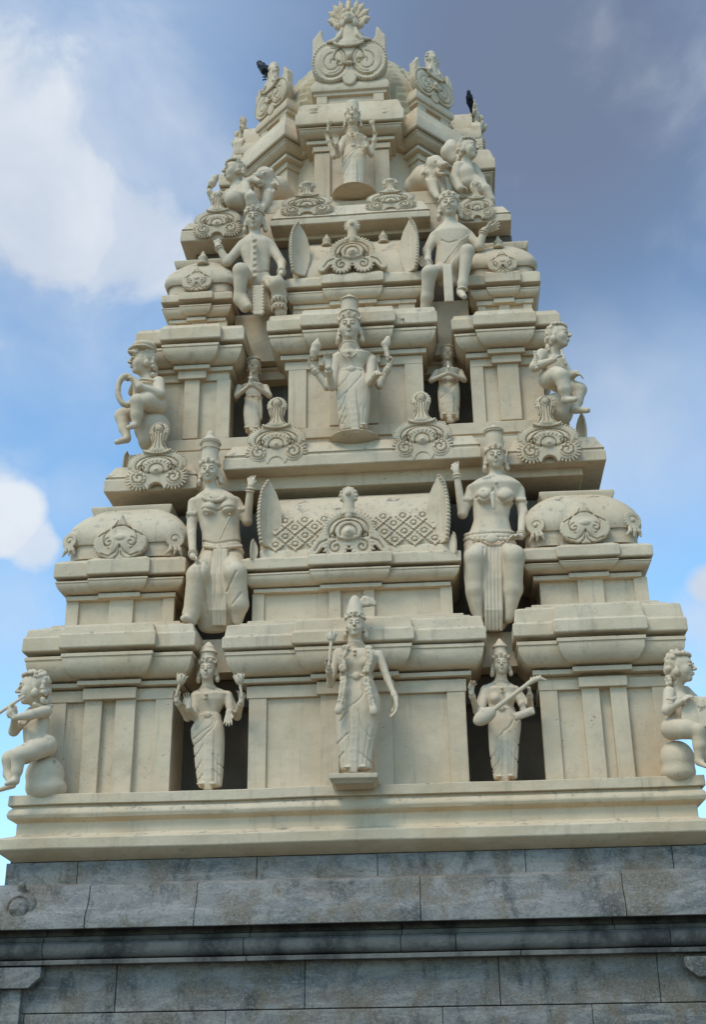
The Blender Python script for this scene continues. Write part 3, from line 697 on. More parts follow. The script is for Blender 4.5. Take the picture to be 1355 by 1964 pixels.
def arch_ornament():
    S = SDF(.0095); e, g = .0085, .042
    S.plate(minus(uni(disc(0, .44, .44, .235), disc(-.29, .17, .16), disc(.29, .17, .16), seg2((0, .1), (0, .4), .2, .3)), disc(0, -.05, .13, .14)), (-.5, .5, 0, .7), -.08, .02, .012)
    S.plate(uni(disc(0, .44, .44, .235), disc(-.29, .185, .17, .165), disc(.29, .185, .17, .165)), (-.52, .52, -.03, .73), -.055, .03, .012)
    teeth(S, 0, .44, .49, .275, -12, 192, 27, -.05, .05, .022); teeth(S, -.29, .185, .225, .22, 110, 395, 18, -.05, .05, .021); teeth(S, .29, .185, .225, .22, 70, -215, 18, -.05, .05, .021)
    S.plate(disc(0, .40, .33, .15), (-.36, .36, .2, .6), -.115, 0, .03)
    S.plate(uni(disc(-.29, .175, .13), disc(.29, .175, .13)), (-.45, .45, 0, .35), -.105, 0, .03)
    S.ell((0, -.06, .30), (.10, .075, .08), .01); S.ell((0, -.12, .305), (.035, .035, .035), .004)
    for i in range(9): a = rad(20+i*17.5); S.cap((.16*math.cos(a), -.10, .33+.10*math.sin(a)), (.235*math.cos(a), -.115, .33+.155*math.sin(a)), .014, .020, .004)
    for sx in (-1, 1):
        for i in range(7): a = rad(-60+i*40); S.ell((sx*.29+.10*math.cos(a), -.105, .175+.10*math.sin(a)), (.016, .02, .016), .004)
    # neck like a spread fan rising into a knob
    S.gen([(.64, 0, -.03, .25, .10), (.69, 0, -.03, .22, .11), (.76, 0, -.03, .13, .10), (.84, 0, -.03, .115, .09), (.94, 0, -.03, .14, .085), (1.04, 0, -.03, .15, .085), (1.14, 0, -.03, .125, .075), (1.21, 0, -.03, .06, .05), (1.24, 0, -.03, .02, .03)], .02)
    petals(S, 0, .70, .235, .075, 200, 340, 13, -.10, .026)
    petals(S, 0, 1.07, .145, .145, -35, 215, 13, -.03, .032)
    S.ell((0, -.115, 1.10), (.06, .03, .065), .008)
    for sx in (-1, 1):
        S.eng(spiral(sx*.29, .175, .13, 1.4, math.pi/2 if sx > 0 else math.pi/2, -sx), e, g)
        S.eng(arc(0, .40, .36, .19, 90, 90-sx*110), e, g); S.eng(arc(0, .38, .26, .17, 90, 90-sx*120), e, g)
        S.eng(spiral(sx*.24, .34, .07, 1.0, 0 if sx > 0 else math.pi, sx), e*.9, g)
        S.eng([(sx*.02, 1.0), (sx*.025, .85), (sx*.04, .70)], .008, g*.8); S.eng([(sx*.075, 1.0), (sx*.06, .87), (sx*.10, .76), (sx*.15, .69)], .008, g*.8); S.eng([(sx*.12, 1.0), (sx*.09, .88), (sx*.16, .75), (sx*.2, .71)], .007, g*.6)
        S.eng(arc(0, 1.09, .085, .09, 90, 90-sx*150), .009, g)
    S.eng(arc(0, .30, .125, .12, -20, 200), e, g)
    return S.build('arch_ornament', PLASTER, local=True)
def roof_ornament():
    S = SDF(.0095); e, g = .0085, .038
    S.plate(uni(disc(0, .36, .30, .23, 34, .07), disc(-.165, .115, .13, .13, 18, .1), disc(.165, .115, .13, .13, 18, .1),
                seg2((-.30, .26), (-.46, .06), .07, .055), seg2((.30, .26), (.46, .06), .07, .055)), (-.54, .54, -.03, .62), -.06, .04, .012)
    teeth(S, 0, .36, .33, .255, -15, 195, 23, -.05, .045, .019); teeth(S, -.165, .115, .155, .155, 130, 395, 13, -.05, .04, .018); teeth(S, .165, .115, .155, .155, 50, -215, 13, -.05, .04, .018)
    S.plate(disc(0, .34, .21, .15), (-.3, .3, .1, .55), -.10, 0, .03)
    S.ell((0, -.07, .29), (.085, .07, .075), .01); S.ell((0, -.13, .295), (.032, .03, .032), .004)
    S.gen([(.55, 0, -.02, .12, .08), (.63, 0, -.02, .075, .075), (.72, 0, -.02, .07, .07), (.80, 0, -.02, .10, .075), (.88, 0, -.02, .09, .06), (.95, 0, -.02, .03, .03)], .02)
    petals(S, 0, .82, .10, .10, -30, 210, 9, -.03, .028); S.ell((0, -.10, .83), (.035, .03, .04), .006)
    for sx in (-1, 1):
        S.eng(spiral(sx*.165, .115, .085, 1.3, math.pi/2, -sx), e, g); S.eng(arc(0, .33, .25, .19, 90, 90-sx*118), e, g); S.eng(arc(0, .31, .18, .15, 90, 90-sx*110), e, g)
        S.eng(spiral(sx*.19, .26, .05, 1.0, 0 if sx > 0 else math.pi, sx), e, g)
        S.eng([(sx*.28, .22), (sx*.37, .18), (sx*.43, .08)], e, g)
    S.eng(arc(0, .29, .105, .11, -20, 200), e, g); S.ell((0, -.06, .53), (.05, .04, .05), .005)
    return S.build('roof_ornament', PLASTER, local=True)
def leaf_ornament():
    S = SDF(.0105); e, g = .011, .04
    def tear(x, z):
        return np.minimum(disc(0, .36, .47, .33, 26, .03)(x, z), seg2((0, .55), (0, .93), .27, .015)(x, z))
    S.plate(tear, (-.52, .52, .0, .98), -.07, .08, .03)
    S.ell((0, -.03, .38), (.34, .09, .24), .03); S.ell((0, -.10, .45), (.11, .05, .07), .01)
    for sx in (-1, 1):
        S.eng(arc(sx*.0, .44, .30, .27, 90, 90-sx*140), e, g); S.eng([(0, .30), (sx*.08, .18), (sx*.2, .10), (sx*.34, .16)], e, g)
        S.eng(spiral(sx*.20, .36, .10, 1.1, math.pi/2, -sx), e, g); S.eng([(sx*.03, .9), (sx*.10, .7), (sx*.24, .6), (sx*.4, .5)], e, g)
        S.eng([(0, .3), (sx*.03, .12), (sx*.12, .03)], e, g)
    return S.build('leaf_ornament', PLASTER, local=True)
def gable_ornament():
    S = SDF(.0095); e, g = .0085, .036
    body = uni(disc(-.24, .27, .26, .27, 36, .03), disc(.24, .27, .26, .27, 36, .03), disc(0, .34, .33, .19))
    for sx in (-1, 1):
        body = uni(body, seg2((sx*.36, .36), (sx*.42, .56), .14, .075), seg2((sx*.42, .56), (sx*.385, .70), .075, .018))
    S.plate(minus(body, disc(0, -.03, .09, .14)), (-.53, .53, -.02, .75), -.07, .08, .02)
    S.plate(uni(disc(-.24, .27, .19, .2), disc(.24, .27, .19, .2), disc(0, .34, .24, .14)), (-.5, .5, .0, .55), -.085, 0, .012)
    petals(S, -.24, .27, .245, .255, 95, 330, 26, -.07, .017); petals(S, .24, .27, .245, .255, 85, -150, 26, -.07, .017)
    S.ell((0, -.10, .30), (.05, .045, .05), .008); S.ell((0, -.10, .21), (.10, .03, .02), .008); S.plate(disc(0, .04, .09, .1, 14, .06), (-.12, .12, -.06, .18), -.08, 0, .02)
    for sx in (-1, 1):
        S.eng(arc(sx*.24, .27, .20, .21, 90, 90+sx*200), e, g*.8); S.eng(spiral(sx*.22, .24, .14, 1.3, math.pi/2, -sx), e*.8, g*.7); S.eng(arc(sx*.24, .27, .16, .17, 90, 90+sx*190), e*.7, g*.6)
        S.eng(arc(0, .30, .20, .16, 90, 90-sx*100), e, g); S.eng(spiral(sx*.13, .24, .05, 1, 0, sx), e, g)
        S.ell((sx*.385, -.01, .715), (.025, .03, .028), .005)
    # collar and neck
    S.gen([(.44, 0, -.03, .19, .10), (.50, 0, -.02, .24, .11), (.55, 0, -.02, .17, .10), (.66, 0, -.02, .11, .09), (.78, 0, -.02, .10, .09)], .02)
    petals(S, 0, .50, .20, .06, 200, 340, 13, -.11, .02)
    for sx in (-1, 1):
        S.chain([(sx*.09, -.08, .70), (sx*.12, -.11, .58), (sx*.18, -.11, .52), (sx*.29, -.09, .525)], [.02, .03, .03, .012], .01)
    return S.build('gable_ornament', PLASTER, local=True)
def beast_face():
    """leafy horned mask closing a gable neck; unit = gable width"""
    S = SDF(.009)
    S.ell((0, 0, .90), (.13, .12, .14), .03); S.ell((0, -.12, .83), (.085, .09, .05), .02); S.ell((0, -.19, .86), (.05, .04, .035), .012)
    for sx in (-1, 1):
        S.ell((sx*.075, -.12, .955), (.045, .04, .055), .006); S.ell((sx*.075, -.155, .955), (.022, .015, .03), .002)
        S.eng(arc(sx*.075, .955, .055, .065, 0, 360), .008, .025)
        S.chain([(sx*.03, -.14, .92), (sx*.10, -.13, .87), (sx*.15, -.10, .80), (sx*.12, -.10, .76)], [.02, .03, .025, .012], .008)
        S.ell((sx*.095, -.10, .80), (.045, .05, .055), .01)
        for (a, L, w) in ((5, .20, .05), (28, .22, .055), (52, .22, .055), (75, .22, .05)):
            d = Vector((sx*math.cos(rad(a)), 0, math.sin(rad(a)))); c = Vector((sx*.07, .02, .90))+d*.12
            S.chain([c, c+d*L*.55, c+d*L*.8+Vector((sx*.01, -.03, 0))], [w*.5, w, w*.35], .01)
            for q in (.35, .6): S.ell(c+d*L*q+Vector((0, -.03, 0)), (.02, .02, .02), .004)
        S.chain([(sx*.10, 0, .80), (sx*.22, 0, .84), (sx*.31, -.02, .93)], [.05, .045, .015], .01)
        S.chain([(sx*.12, 0, .76), (sx*.2, 0, .70), (sx*.16, -.03, .62)], [.03, .03, .012], .01)
    S.chain([(0, 0, 1.0), (0, -.02, 1.12), (0, -.02, 1.2)], [.075, .055, .03], .01); S.ell((0, -.07, 1.05), (.04, .03, .05), .006); S.ell((0, -.03, 1.2), (.045, .045, .03), .005)
    for i in range(5): S.ell((-.1+.05*i, -.10, 1.01-.02*abs(i-2)), (.02, .025, .022), .005)
    return S.build('beast_mask', STATUE, local=True)
def small_knob():
    S = SDF(.010)
    S.gen([(.55, 0, -.02, .13, .09), (.64, 0, -.02, .12, .09), (.76, 0, -.02, .13, .09), (.88, 0, -.02, .15, .10), (.96, 0, -.02, .11, .09), (1.02, 0, -.02, .09, .08), (1.08, 0, -.02, .03, .03)], .02)
    petals(S, 0, .88, .15, .12, -30, 210, 9, -.05, .03); S.ell((0, -.11, .90), (.05, .03, .05), .006)
    for x in (-.07, 0, .07): S.eng([(x*1.2, .80), (x, .58)], .009, .03)
    return S.build('gable_knob', STATUE, local=True)
AO, RO, LO, GO, BF, GK = arch_ornament(), roof_ornament(), leaf_ornament(), gable_ornament(), beast_face(), small_knob()
def put(src, name, pl_, pr_, pb, Y, parent=None, rz=0, zs=1.0, tilt=0):
    """set an ornament so that it spans pixels pl_..pr_ with its foot at pb on plane Y"""
    a, b = P(pl_, pb, Y), P(pr_, pb, Y); w = b.x-a.x
    return inst(name, src, parent or TW, ((a.x+b.x)/2, Y, (a.z+b.z)/2), (tilt, 0, rz), (w, w, w*zs))
# on the first ledge
for (a, b, f, zs) in ((243, 358, 938, .98), (474, 588, 889, 1.0), (755, 870, 880, 1.02), (996, 1115, 886, .98)):
    put(AO, 'arch_ornament', a, b, f, LY-.02, zs=zs)
# on the upper ledge
for (a, b, f, zs) in ((372, 462, 455, .95), (541, 638, 415, .66), (704, 797, 406, .66), (884, 950, 421, 1.1)):
    put(AO, 'arch_ornament', a, b, f, LY2+.02, zs=zs)
put(RO, 'roof_ornament', 594, 748, 1068, .30, UC1['part'], zs=1.0, tilt=0)
put(RO, 'roof_ornament', 613, 742, 522, 1.10, UC2['part'], zs=.98, tilt=0)
put(LO, 'leaf_ornament', 176, 283, 1078, .30, UL1['part'], zs=.95); put(LO, 'leaf_ornament', 1075, 1177, 1046, .30, UR1['part'], zs=.95)
put(LO, 'leaf_ornament', 347, 407, 560, 1.13, UL2['part'], zs=1.0); put(LO, 'leaf_ornament', 936, 996, 526, 1.13, UR2['part'], zs=1.0)
# corner scrolls on the cushion roofs
def corner_scroll():
    S = SDF(.012)
    S.plate(disc(0, .62, .36, .36, 18, .10), (-.42, .42, .2, 1.02), -.07, .12, .03); S.eng(spiral(0, .62, .22, 1.3), .02, .05); S.ell((0, -.07, .62), (.08, .05, .08), .01)
    for x in (-.22, 0, .2): S.chain([(x*.8, -.02, .30), (x+.05, -.03, .12), (x*1.6, 0, -.08)], [.07, .09, .04], .02)
    return S.build('corner_scroll', PLASTER, local=True)
CS = corner_scroll()
for (d, a, b, f, Y) in ((UL1, 112, 152, 1062, .40), (UL1, 312, 356, 1060, .37), (UR1, 1008, 1054, 1034, .37), (UR1, 1194, 1240, 1024, .40)):
    put(CS, 'corner_scroll', a, b, f, Y, d['part'], rz=rad(-20) if a in (112, 1008) else rad(20))
# leaf-shaped end fins of the barrel roofs, standing across the roof
def fin():
    """unit height; an upright pointed leaf with a beaded front edge"""
    S = SDF(.010); n = 19
    pr = lambda t: np.clip(np.sin(np.pi*np.clip(t*.80+.17, 0, 1)), 0, 1)**.75*(1-np.clip((t-.80)/.20, 0, 1)**2.2*.75)
    def f(X, Y, Z):
        t = np.clip(Z, 0, 1); q = pr(t); fr = -.17*q-.008*np.abs(np.sin(Z*52)); bk = .19*q
        xc = .12*((Y)/.25)**2; th = .030
        a = np.maximum(fr-Y, Y-bk); b_ = np.abs(X-xc)-th; c = np.maximum(-Z, Z-1)
        return np.maximum(np.maximum(a*.85, b_*.9), c)
    S._bb((-.10, -.24, 0), (.16, .24, 1.0), .01); S.ops.append((np.array((-.10, -.24, 0)), np.array((.16, .24, 1.0)), f, .01, False))
    for i in range(n):
        t = .03+.93*i/(n-1); S.ell((.05, -.17*float(pr(np.array(t)))-.004, t), (.034, .024, .022), .006)
    return S.build('end_fin', PLASTER, local=True)
FN = fin()
def putfin(par, px, pyb, pyt, Y, mirror, sc=1.0):
    a, b = P(px, pyb, Y), P(px, pyt, Y); h = b.z-a.z
    inst('end_fin', FN, par, (a.x+(-.06*h if mirror else .06*h), Y, a.z), (0, 0, rad(48) if mirror else rad(-48)), (h*(-1 if mirror else 1)*sc, h, h))
putfin(UC1['part'], 503, 1050, 922, .36, False); putfin(UC1['part'], 859, 1042, 910, .36, True)
putfin(UC1['part'], 482, 1074, 1034, .26, False, 1.5); putfin(UC1['part'], 876, 1062, 1020, .26, True, 1.5)
putfin(UC2['part'], 563, 528, 428, 1.12, False); putfin(UC2['part'], 800, 520, 419, 1.12, True)
# diamond lattice of rosettes on the lower barrel roof
def rosette():
    S = SDF(.026)
    S.plate(lambda x, z: (np.abs(x)+np.abs(z)-.435-.05*np.abs(np.sin(np.arctan2(z, x)*8)))*.7, (-.56, .56, -.56, .56), -.12, .02, .03)
    S.ell((0, -.10, 0), (.11, .05, .11), .01)
    for i in range(12):
        a = math.pi/12+i*math.pi/6; S.eng([(.17*math.cos(a), .17*math.sin(a)), (.36*math.cos(a), .36*math.sin(a))], .028, .035)
    S.eng(arc(0, 0, .15, .15, 0, 360), .03, .08)
    return S.mesh()
rv, rf = rosette()
Vs, Fs, n0 = [[], []], [[], []], [0, 0]
yw1 = UC1['yw']-.1
zrow = [P(650, py, yw1-o).z for (o, py) in BR1]; orow = [o for (o, py) in BR1]
def roofpt(py):
    o = np.interp(py, [q[1] for q in BR1][::-1], orow[::-1]); return yw1-o, P(650, py, yw1-o).z
rowpy = (1041, 1025.5, 1010, 996)
for r, py in enumerate(rowpy):
    y, z = roofpt(py); (ya, za), (yb_, zb_) = roofpt(py+15.5), roofpt(py-14.5); up = Vector((0, yb_-ya, zb_-za))/2; nr = Vector((0, -up.z, up.y)).normalized()
    if nr.y > 0: nr = -nr
    xa, xb = P(516, py, y).x, P(852, py, y).x; pit = .285; k = int((xb-xa)/pit)
    for i in range(-1, k+2):
        x = xa+.10+(i+(.5 if r % 2 else 0))*pit
        if x < xa+.10 or x > xb-.08 or abs(x-P(671, py, y).x) < .24: continue
        B = np.array([[pit*.97, 0, 0], [0, -nr.y*.26, -nr.z*.26], [0, up.y*1.9, up.z*1.9]])
        sd = 0 if x < P(671, py, y).x else 1; Vs[sd].append(rv @ B+np.array((x, y, z))); Fs[sd].append(rf+n0[sd]); n0[sd] += len(rv)
for sd in (0, 1):
    me = bpy.data.meshes.new('rosette_lattice'); fast(me, np.concatenate(Vs[sd])-np.array(origin(TW)), np.concatenate(Fs[sd])); me.materials.append(PLASTER)
    o = bpy.data.objects.new('rosette_lattice', me); C.objects.link(o); o.parent = UC1['part']
# little finials
def finial_mesh():
    S = SDF(.02); S.gen([(0, 0, 0, .34, .34), (.14, 0, 0, .36, .36), (.2, 0, 0, .22, .22), (.3, 0, 0, .26, .26), (.5, 0, 0, .30, .30), (.68, 0, 0, .16, .16), (.76, 0, 0, .12, .12), (.86, 0, 0, .12, .12), (1.0, 0, 0, .02, .02)], .02); return S.build('finial', PLASTER, local=True)
FI = finial_mesh()
for (par, px, pb, ptp, Y) in ((UC2['part'], 627, 470, 449, 1.5), (UC2['part'], 736, 464, 442, 1.5), (UL2['part'], 389, 506, 482, 1.35), (UR2['part'], 957, 474, 453, 1.35)):
    a, b = P(px, pb, Y), P(px, ptp, Y); inst('finial', FI, par, a-Vector((0, 0, .03)), (0, 0, 0), (b.z-a.z+.03)*1.0)
# crown gables
zz_ = lambda py: P(672, py, YC+.25).z
for k, half, full in ((0, .66, 1), (45, .40, 0), (-45, .40, 0), (90, .62, 1), (-90, .62, 1)):
    M = Tm @ Matrix.Rotation(rad(k), 4, 'Z')
    if abs(k) == 90: M = M @ Matrix.Translation((0, -.22, 0))
    w = {0: P(741, 100, YC+.25).x-P(598, 100, YC+.25).x, 45: 1.05, 90: 1.35}[abs(k)]
    p = M @ Vector((0, -(RB-OC)+.0-.02, 0)); p.z = zz_(157)-(.75 if abs(k) == 90 else 0)
    inst('gable_ornament', GO, crown, p, (0, 0, rad(k)), (w, w, w*(1.27 if k == 0 else 1.12)))
    if full: inst('beast_mask', BF, crown, p, (0, 0, rad(k)), (w*.78, w*.85, w*1.22))
    else: inst('gable_knob', GK, crown, p, (0, 0, rad(k)), (w, w, w*1.12))
for sx, px in ((-1, 602), (1, 738)):   # small pot finials on the crown slab
    a = P(px, 222, YC+.1); inst('finial', FI, crown, a-Vector((0, 0, .02)), (0, 0, 0), (.38, .3, .26))
# leaves standing at the ends of the ledge
for (px, py, Y, h, mir) in ((240, 912, 1.15, .42, False), (1122, 850, 1.15, .52, True)):
    p = P(px, py, Y); inst('corner_leaf', FN, TW, p, (0, 0, rad(40 if mir else -40)), (h*(-1.2 if mir else 1.2), h, h))
# ledge pots for the standing gods
def bowl(px, l, r, pt, pb, Y, y1, ry=.42):
    a, b = P(l, pt, Y), P(r, pt, Y); zt = P(px, pt, Y).z; zb = P(px, pb, Y+.3).z; rx = (b.x-a.x)/2
    m = MB(); n = 28; V = []; prof = [(.10, zb-.04), (.50, zb-.02), (.74, zb+(zt-zb)*.22), (.90, zb+(zt-zb)*.5), (.98, zb+(zt-zb)*.78), (.99, zt-.015), (.96, zt)]
    for (f, z) in prof:
        for i in range(n): q = 2*math.pi*i/n; V.append(((a.x+b.x)/2+rx*f*math.cos(q), y1+ry*f*math.sin(q), z))
    F = [(j*n+i, j*n+(i+1) % n, (j+1)*n+(i+1) % n, (j+1)*n+i) for j in range(len(prof)-1) for i in range(n)]+[tuple(range(n))[::-1], tuple(range((len(prof)-1)*n, len(prof)*n))]
    m.add(V, F); return m

# small scratched marks left by visitors
INK = mat('scratched_mark', flat((.05, .045, .04), .9))
def scratch(txt, px, py, Y, size, par):
    cu = bpy.data.curves.new('scratched_mark', 'FONT'); cu.body = txt; cu.size = size; cu.extrude = .004; tmp = bpy.data.objects.new('tmp', cu); C.objects.link(tmp)
    dg = bpy.context.evaluated_depsgraph_get(); me = bpy.data.meshes.new_from_object(tmp.evaluated_get(dg)); bpy.data.objects.remove(tmp); me.name = 'scratched_mark'; me.materials.clear(); me.materials.append(INK)
    inst('scratched_mark', me, par, P(px, py, Y), (rad(90), 0, 0), 1)
scratch('R', 963, 514, 1.045, .10, UR2['part']); scratch('19', 766, 617, Y2-.06-.004, .085, C2['part'])
# ---------------------------------------------------------------- statues
def V3(*a): return Vector(a)
class Fig:
    """a statue posed by sight lines: every joint is (px, py, dy) with dy metres in front of (-) or behind (+) its plane Y"""
    def __init__(s, label, cat, Y, foot, group, name='statue', res=.010, head_px=None):
        s.Y = Y; b = P(*foot, Y); s.root = root(name, label, cat, b, group); s.res = res; s.S = SDF(res)
        s.m = abs(P(foot[0]+50, foot[1]-60, Y).x-P(foot[0]-50, foot[1]-60, Y).x)/100    # metres per pixel
    def q(s, px, py, dy=0): return P(px, py, s.Y+dy)
    def body(s, rows, k=.03, dr=.62, p=2.2, S=None):
        """rows: (py, xl, xr, [depth ratio], [dy])"""
        out = []
        for r in rows:
            py, xl, xr = r[:3]; d = r[3] if len(r) > 3 else dr; dy = r[4] if len(r) > 4 else 0
            a, b = s.q(xl, py, dy), s.q(xr, py, dy); w = (b.x-a.x)/2; out.append(((a.z+b.z)/2, (a.x+b.x)/2, s.Y+dy, w, w*d))
        (S or s.S).gen(out, k, p)
    def limb(s, pts, rs, k=.022, S=None):
        """pts in px; rs in px"""
        (S or s.S).chain([s.q(*p) for p in pts], [r*s.m for r in rs], k)
    def hand(s, w, d, n, L, curl=.35, ts=1, S=None, spread=.10, cl2=None):
        S = S or s.S; w = Vector(w); d = Vector(d).normalized(); n = Vector(n); n = (n-d*n.dot(d)).normalized(); sd = d.cross(n)
        for i in range(4):
            f = (i-1.5); kn = w+d*L*(.50-.02*abs(f-.5))+sd*f*L*.125
            S.cap(w+sd*f*L*.05, kn, L*.095, L*.075, .02)
            dd = (d+sd*f*spread).normalized(); ln = L*(.50, .55, .52, .42)[i]; c = curl*(.8+.2*i)
            m1 = kn+(dd*math.cos(c)+n*math.sin(c))*ln*.52; c2 = c*2.3 if cl2 is None else cl2
            S.cap(kn, m1, L*.062, L*.055, .006); S.cap(m1, m1+(dd*math.cos(c2)+n*math.sin(c2))*ln*.48, L*.055, L*.042, .004)
        tb = w+d*L*.14-sd*L*.10*ts; tm = w+d*L*.36-sd*L*.30*ts+n*L*.08
        S.cap(tb, tm, L*.085, L*.06, .012); S.cap(tm, tm+(d*.8+n*.45+sd*ts*.1).normalized()*L*.22, L*.06, L*.045, .005)
    def head(s, c, h, yaw=0, tilt=0, roll=0, S=None, neck=None, nr=.24, ear=True, must=False, female=True):
        S = S or s.S; c = Vector(c); R = Matrix.Rotation(yaw, 3, 'Z') @ Matrix.Rotation(-tilt, 3, 'X') @ Matrix.Rotation(roll, 3, 'Y'); A = np.array(R); s.hR, s.hc, s.hh = R, c, h
        L = lambda x, y, z: c+R @ Vector((x, y, z))*h
        E = lambda p, r, k, sub=False: S.ell(L(*p), np.array(r)*h, k*h, A, sub)
        E((0, .06, .12), (.36, .42, .38), .03); E((0, -.06, -.16), (.285, .30, .33), .12); E((0, -.24, -.40), (.10, .09, .085), .10)
        E((.17, -.22, -.12), (.11, .09, .12), .10); E((-.17, -.22, -.12), (.11, .09, .12), .10)
        E((.14, -.425, .035), (.085, .06, .052), .05, True); E((-.14, -.425, .035), (.085, .06, .052), .05, True)
        S.cap(L(0, -.36, .10), L(0, -.475, -.10), .032*h, .055*h, .03*h); E((.048, -.415, -.115), (.038, .045, .032), .02); E((-.048, -.415, -.115), (.038, .045, .032), .02)
        for sx in (-1, 1):
            S.cap(L(sx*.05, -.385, .115), L(sx*.17, -.375, .145), .022*h, .022*h, .02*h); S.cap(L(sx*.17, -.375, .145), L(sx*.26, -.30, .10), .022*h, .015*h, .02*h)
            E((sx*.14, -.345, .030), (.068, .055, .040), .008)
            S.cap(L(sx*.07, -.392, .035), L(sx*.14, -.400, .060), .013*h, .014*h, .006*h); S.cap(L(sx*.14, -.400, .060), L(sx*.215, -.362, .035), .014*h, .011*h, .006*h)
            S.cap(L(sx*.075, -.388, .022), L(sx*.14, -.395, -.002), .009*h, .010*h, .006*h); S.cap(L(sx*.14, -.395, -.002), L(sx*.21, -.36, .022), .010*h, .008*h, .006*h)
        E((0, -.375, -.215), (.10, .055, .026), .02); E((0, -.37, -.272), (.078, .055, .028), .02); S.cap(L(-.10, -.44, -.242), L(.10, -.44, -.242), .012*h, .012*h, .012*h, sub=True)
        if must:
            for sx in (-1, 1): S.cap(L(sx*.02, -.43, -.165), L(sx*.13, -.40, -.185), .024*h, .022*h, .012*h); S.cap(L(sx*.13, -.40, -.185), L(sx*.22, -.32, -.14), .020*h, .008*h, .01*h)
        if ear:
            for sx in (-1, 1):
                E((sx*.345, .04, 0), (.035, .075, .13), .02); E((sx*.365, .02, -.20), (.055, .055, .065), .01)
        if neck is not None: S.cap(L(0, .07, -.28), neck, nr*h, nr*1.15*h, .10*h)
        return L
    def crown(s, L, rows, name='crown', band=True, n=11):
        """rows: (z, radius) in head units, above the brow"""
        S = SDF(s.res*.9); h = s.hh; R = s.hR; c = s.hc
        zr = [rows[0][0]-.08]+[z for z, r in rows]; S.gen([(L(0, .06, z).z, L(0, .06, z).x, L(0, .06, z).y, r*h, r*h) for (z, r) in [(rows[0][0]-.10, rows[0][1])]+rows], .012)
        if band:
            for z, r in band if isinstance(band, list) else ((.30, .40),):
                for i in range(26):
                    a = 2*math.pi*i/26; S.ell(L(r*math.cos(a), .06+r*1.04*math.sin(a), z), .035*h, .02*h)
        S.ell(L(0, -.40, .42), (.07*h, .04*h, .10*h), .02*h); S.ell(L(0, -.44, .43), (.03*h, .03*h, .035*h), .004)
        for sx in (-1, 1): S.ell(L(sx*.2, -.33, .38), (.06*h, .04*h, .07*h), .02*h); S.cap(L(sx*.33, -.1, .30), L(sx*.42, -.02, .46), .05*h, .03*h, .02*h)
        return S.build(name, STATUE, s.root)
    def ring(s, S, c, ax, r, t, n=14, k=.004, flat=1.0):
        ax = Vector(ax).normalized(); u = ax.orthogonal().normalized(); v = ax.cross(u)
        pts = [c+(u*math.cos(2*math.pi*i/n)+v*math.sin(2*math.pi*i/n)*flat)*r for i in range(n+1)]
        S.chain(pts, [t]*(n+1), k)
    def bangles(s, S, a, b, r, n=3, at=.88, t=.011, gap=.028):
        a, b = s.q(*a), s.q(*b); d = (b-a).normalized()
        for i in range(n): s.ring(S, a+(b-a)*at-d*gap*i, d, r*s.m, t)
    def hair(s, L, spec, name='hair', r=.065, n=60, seed=1, sub=None):
        """curls over the crown of the head and down the back to the neck, the face left free"""
        rnd = random.Random(seed); S = SDF(s.res*.9); h = s.hh
        S.ell(L(0, .15, .17), np.array((.385, .37, .375))*h, .04*h, np.array(s.hR)); S.ell(L(0, .22, -.15), np.array((.30, .22, .34))*h, .06*h, np.array(s.hR))
        for i in range(n):
            z = rnd.uniform(spec[1][0], .56)
            lim = 1.15 if z < .25 else (1.75 if z < .38 else 3.1)
            a = rnd.uniform(-lim, lim); rz = math.sqrt(max(.04, 1-(max(0, z-.12)/.47)**2))
            S.ell(L(spec[2]*rz*math.sin(a), .10+spec[2]*1.05*rz*math.cos(a), z), r*h*rnd.uniform(.75, 1.25), .025*h)
        for i in range(9):
            a = -1.5+3.0*i/8; S.ell(L(.37*math.sin(a), .08-.37*math.cos(a), .40+.02*math.cos(a)), r*h*.95, .02*h)
        return S.build(name, STATUE, s.root)
    def folds(s, lines, w=1.5, dep=.013):
        for ln in lines:
            pts = [(s.q(*p[:2]).x, s.q(*p[:2]).z) for p in ln]
            # smooth the stroke
            out = []
            for i in range(len(pts)-1):
                p0 = pts[max(0, i-1)]; p1, p2 = pts[i], pts[i+1]; p3 = pts[min(len(pts)-1, i+2)]
                for t in (0, .25, .5, .75):
                    out.append(tuple(.5*((2*p1[j])+(-p0[j]+p2[j])*t+(2*p0[j]-5*p1[j]+4*p2[j]-p3[j])*t*t+(-p0[j]+3*p1[j]-3*p2[j]+p3[j])*t**3) for j in (0, 1)))
            out.append(pts[-1]); s.S.eng(out, w*s.m, dep, ymax=s.Y+.08)
    def finish(s, name='figure'): return s.S.build(name, STATUE, s.root)
GS = 'standing gods in the niches and bays'; GG = 'large guardians seated between the pavilions'; GC = 'seated musicians and attendants on the corners'
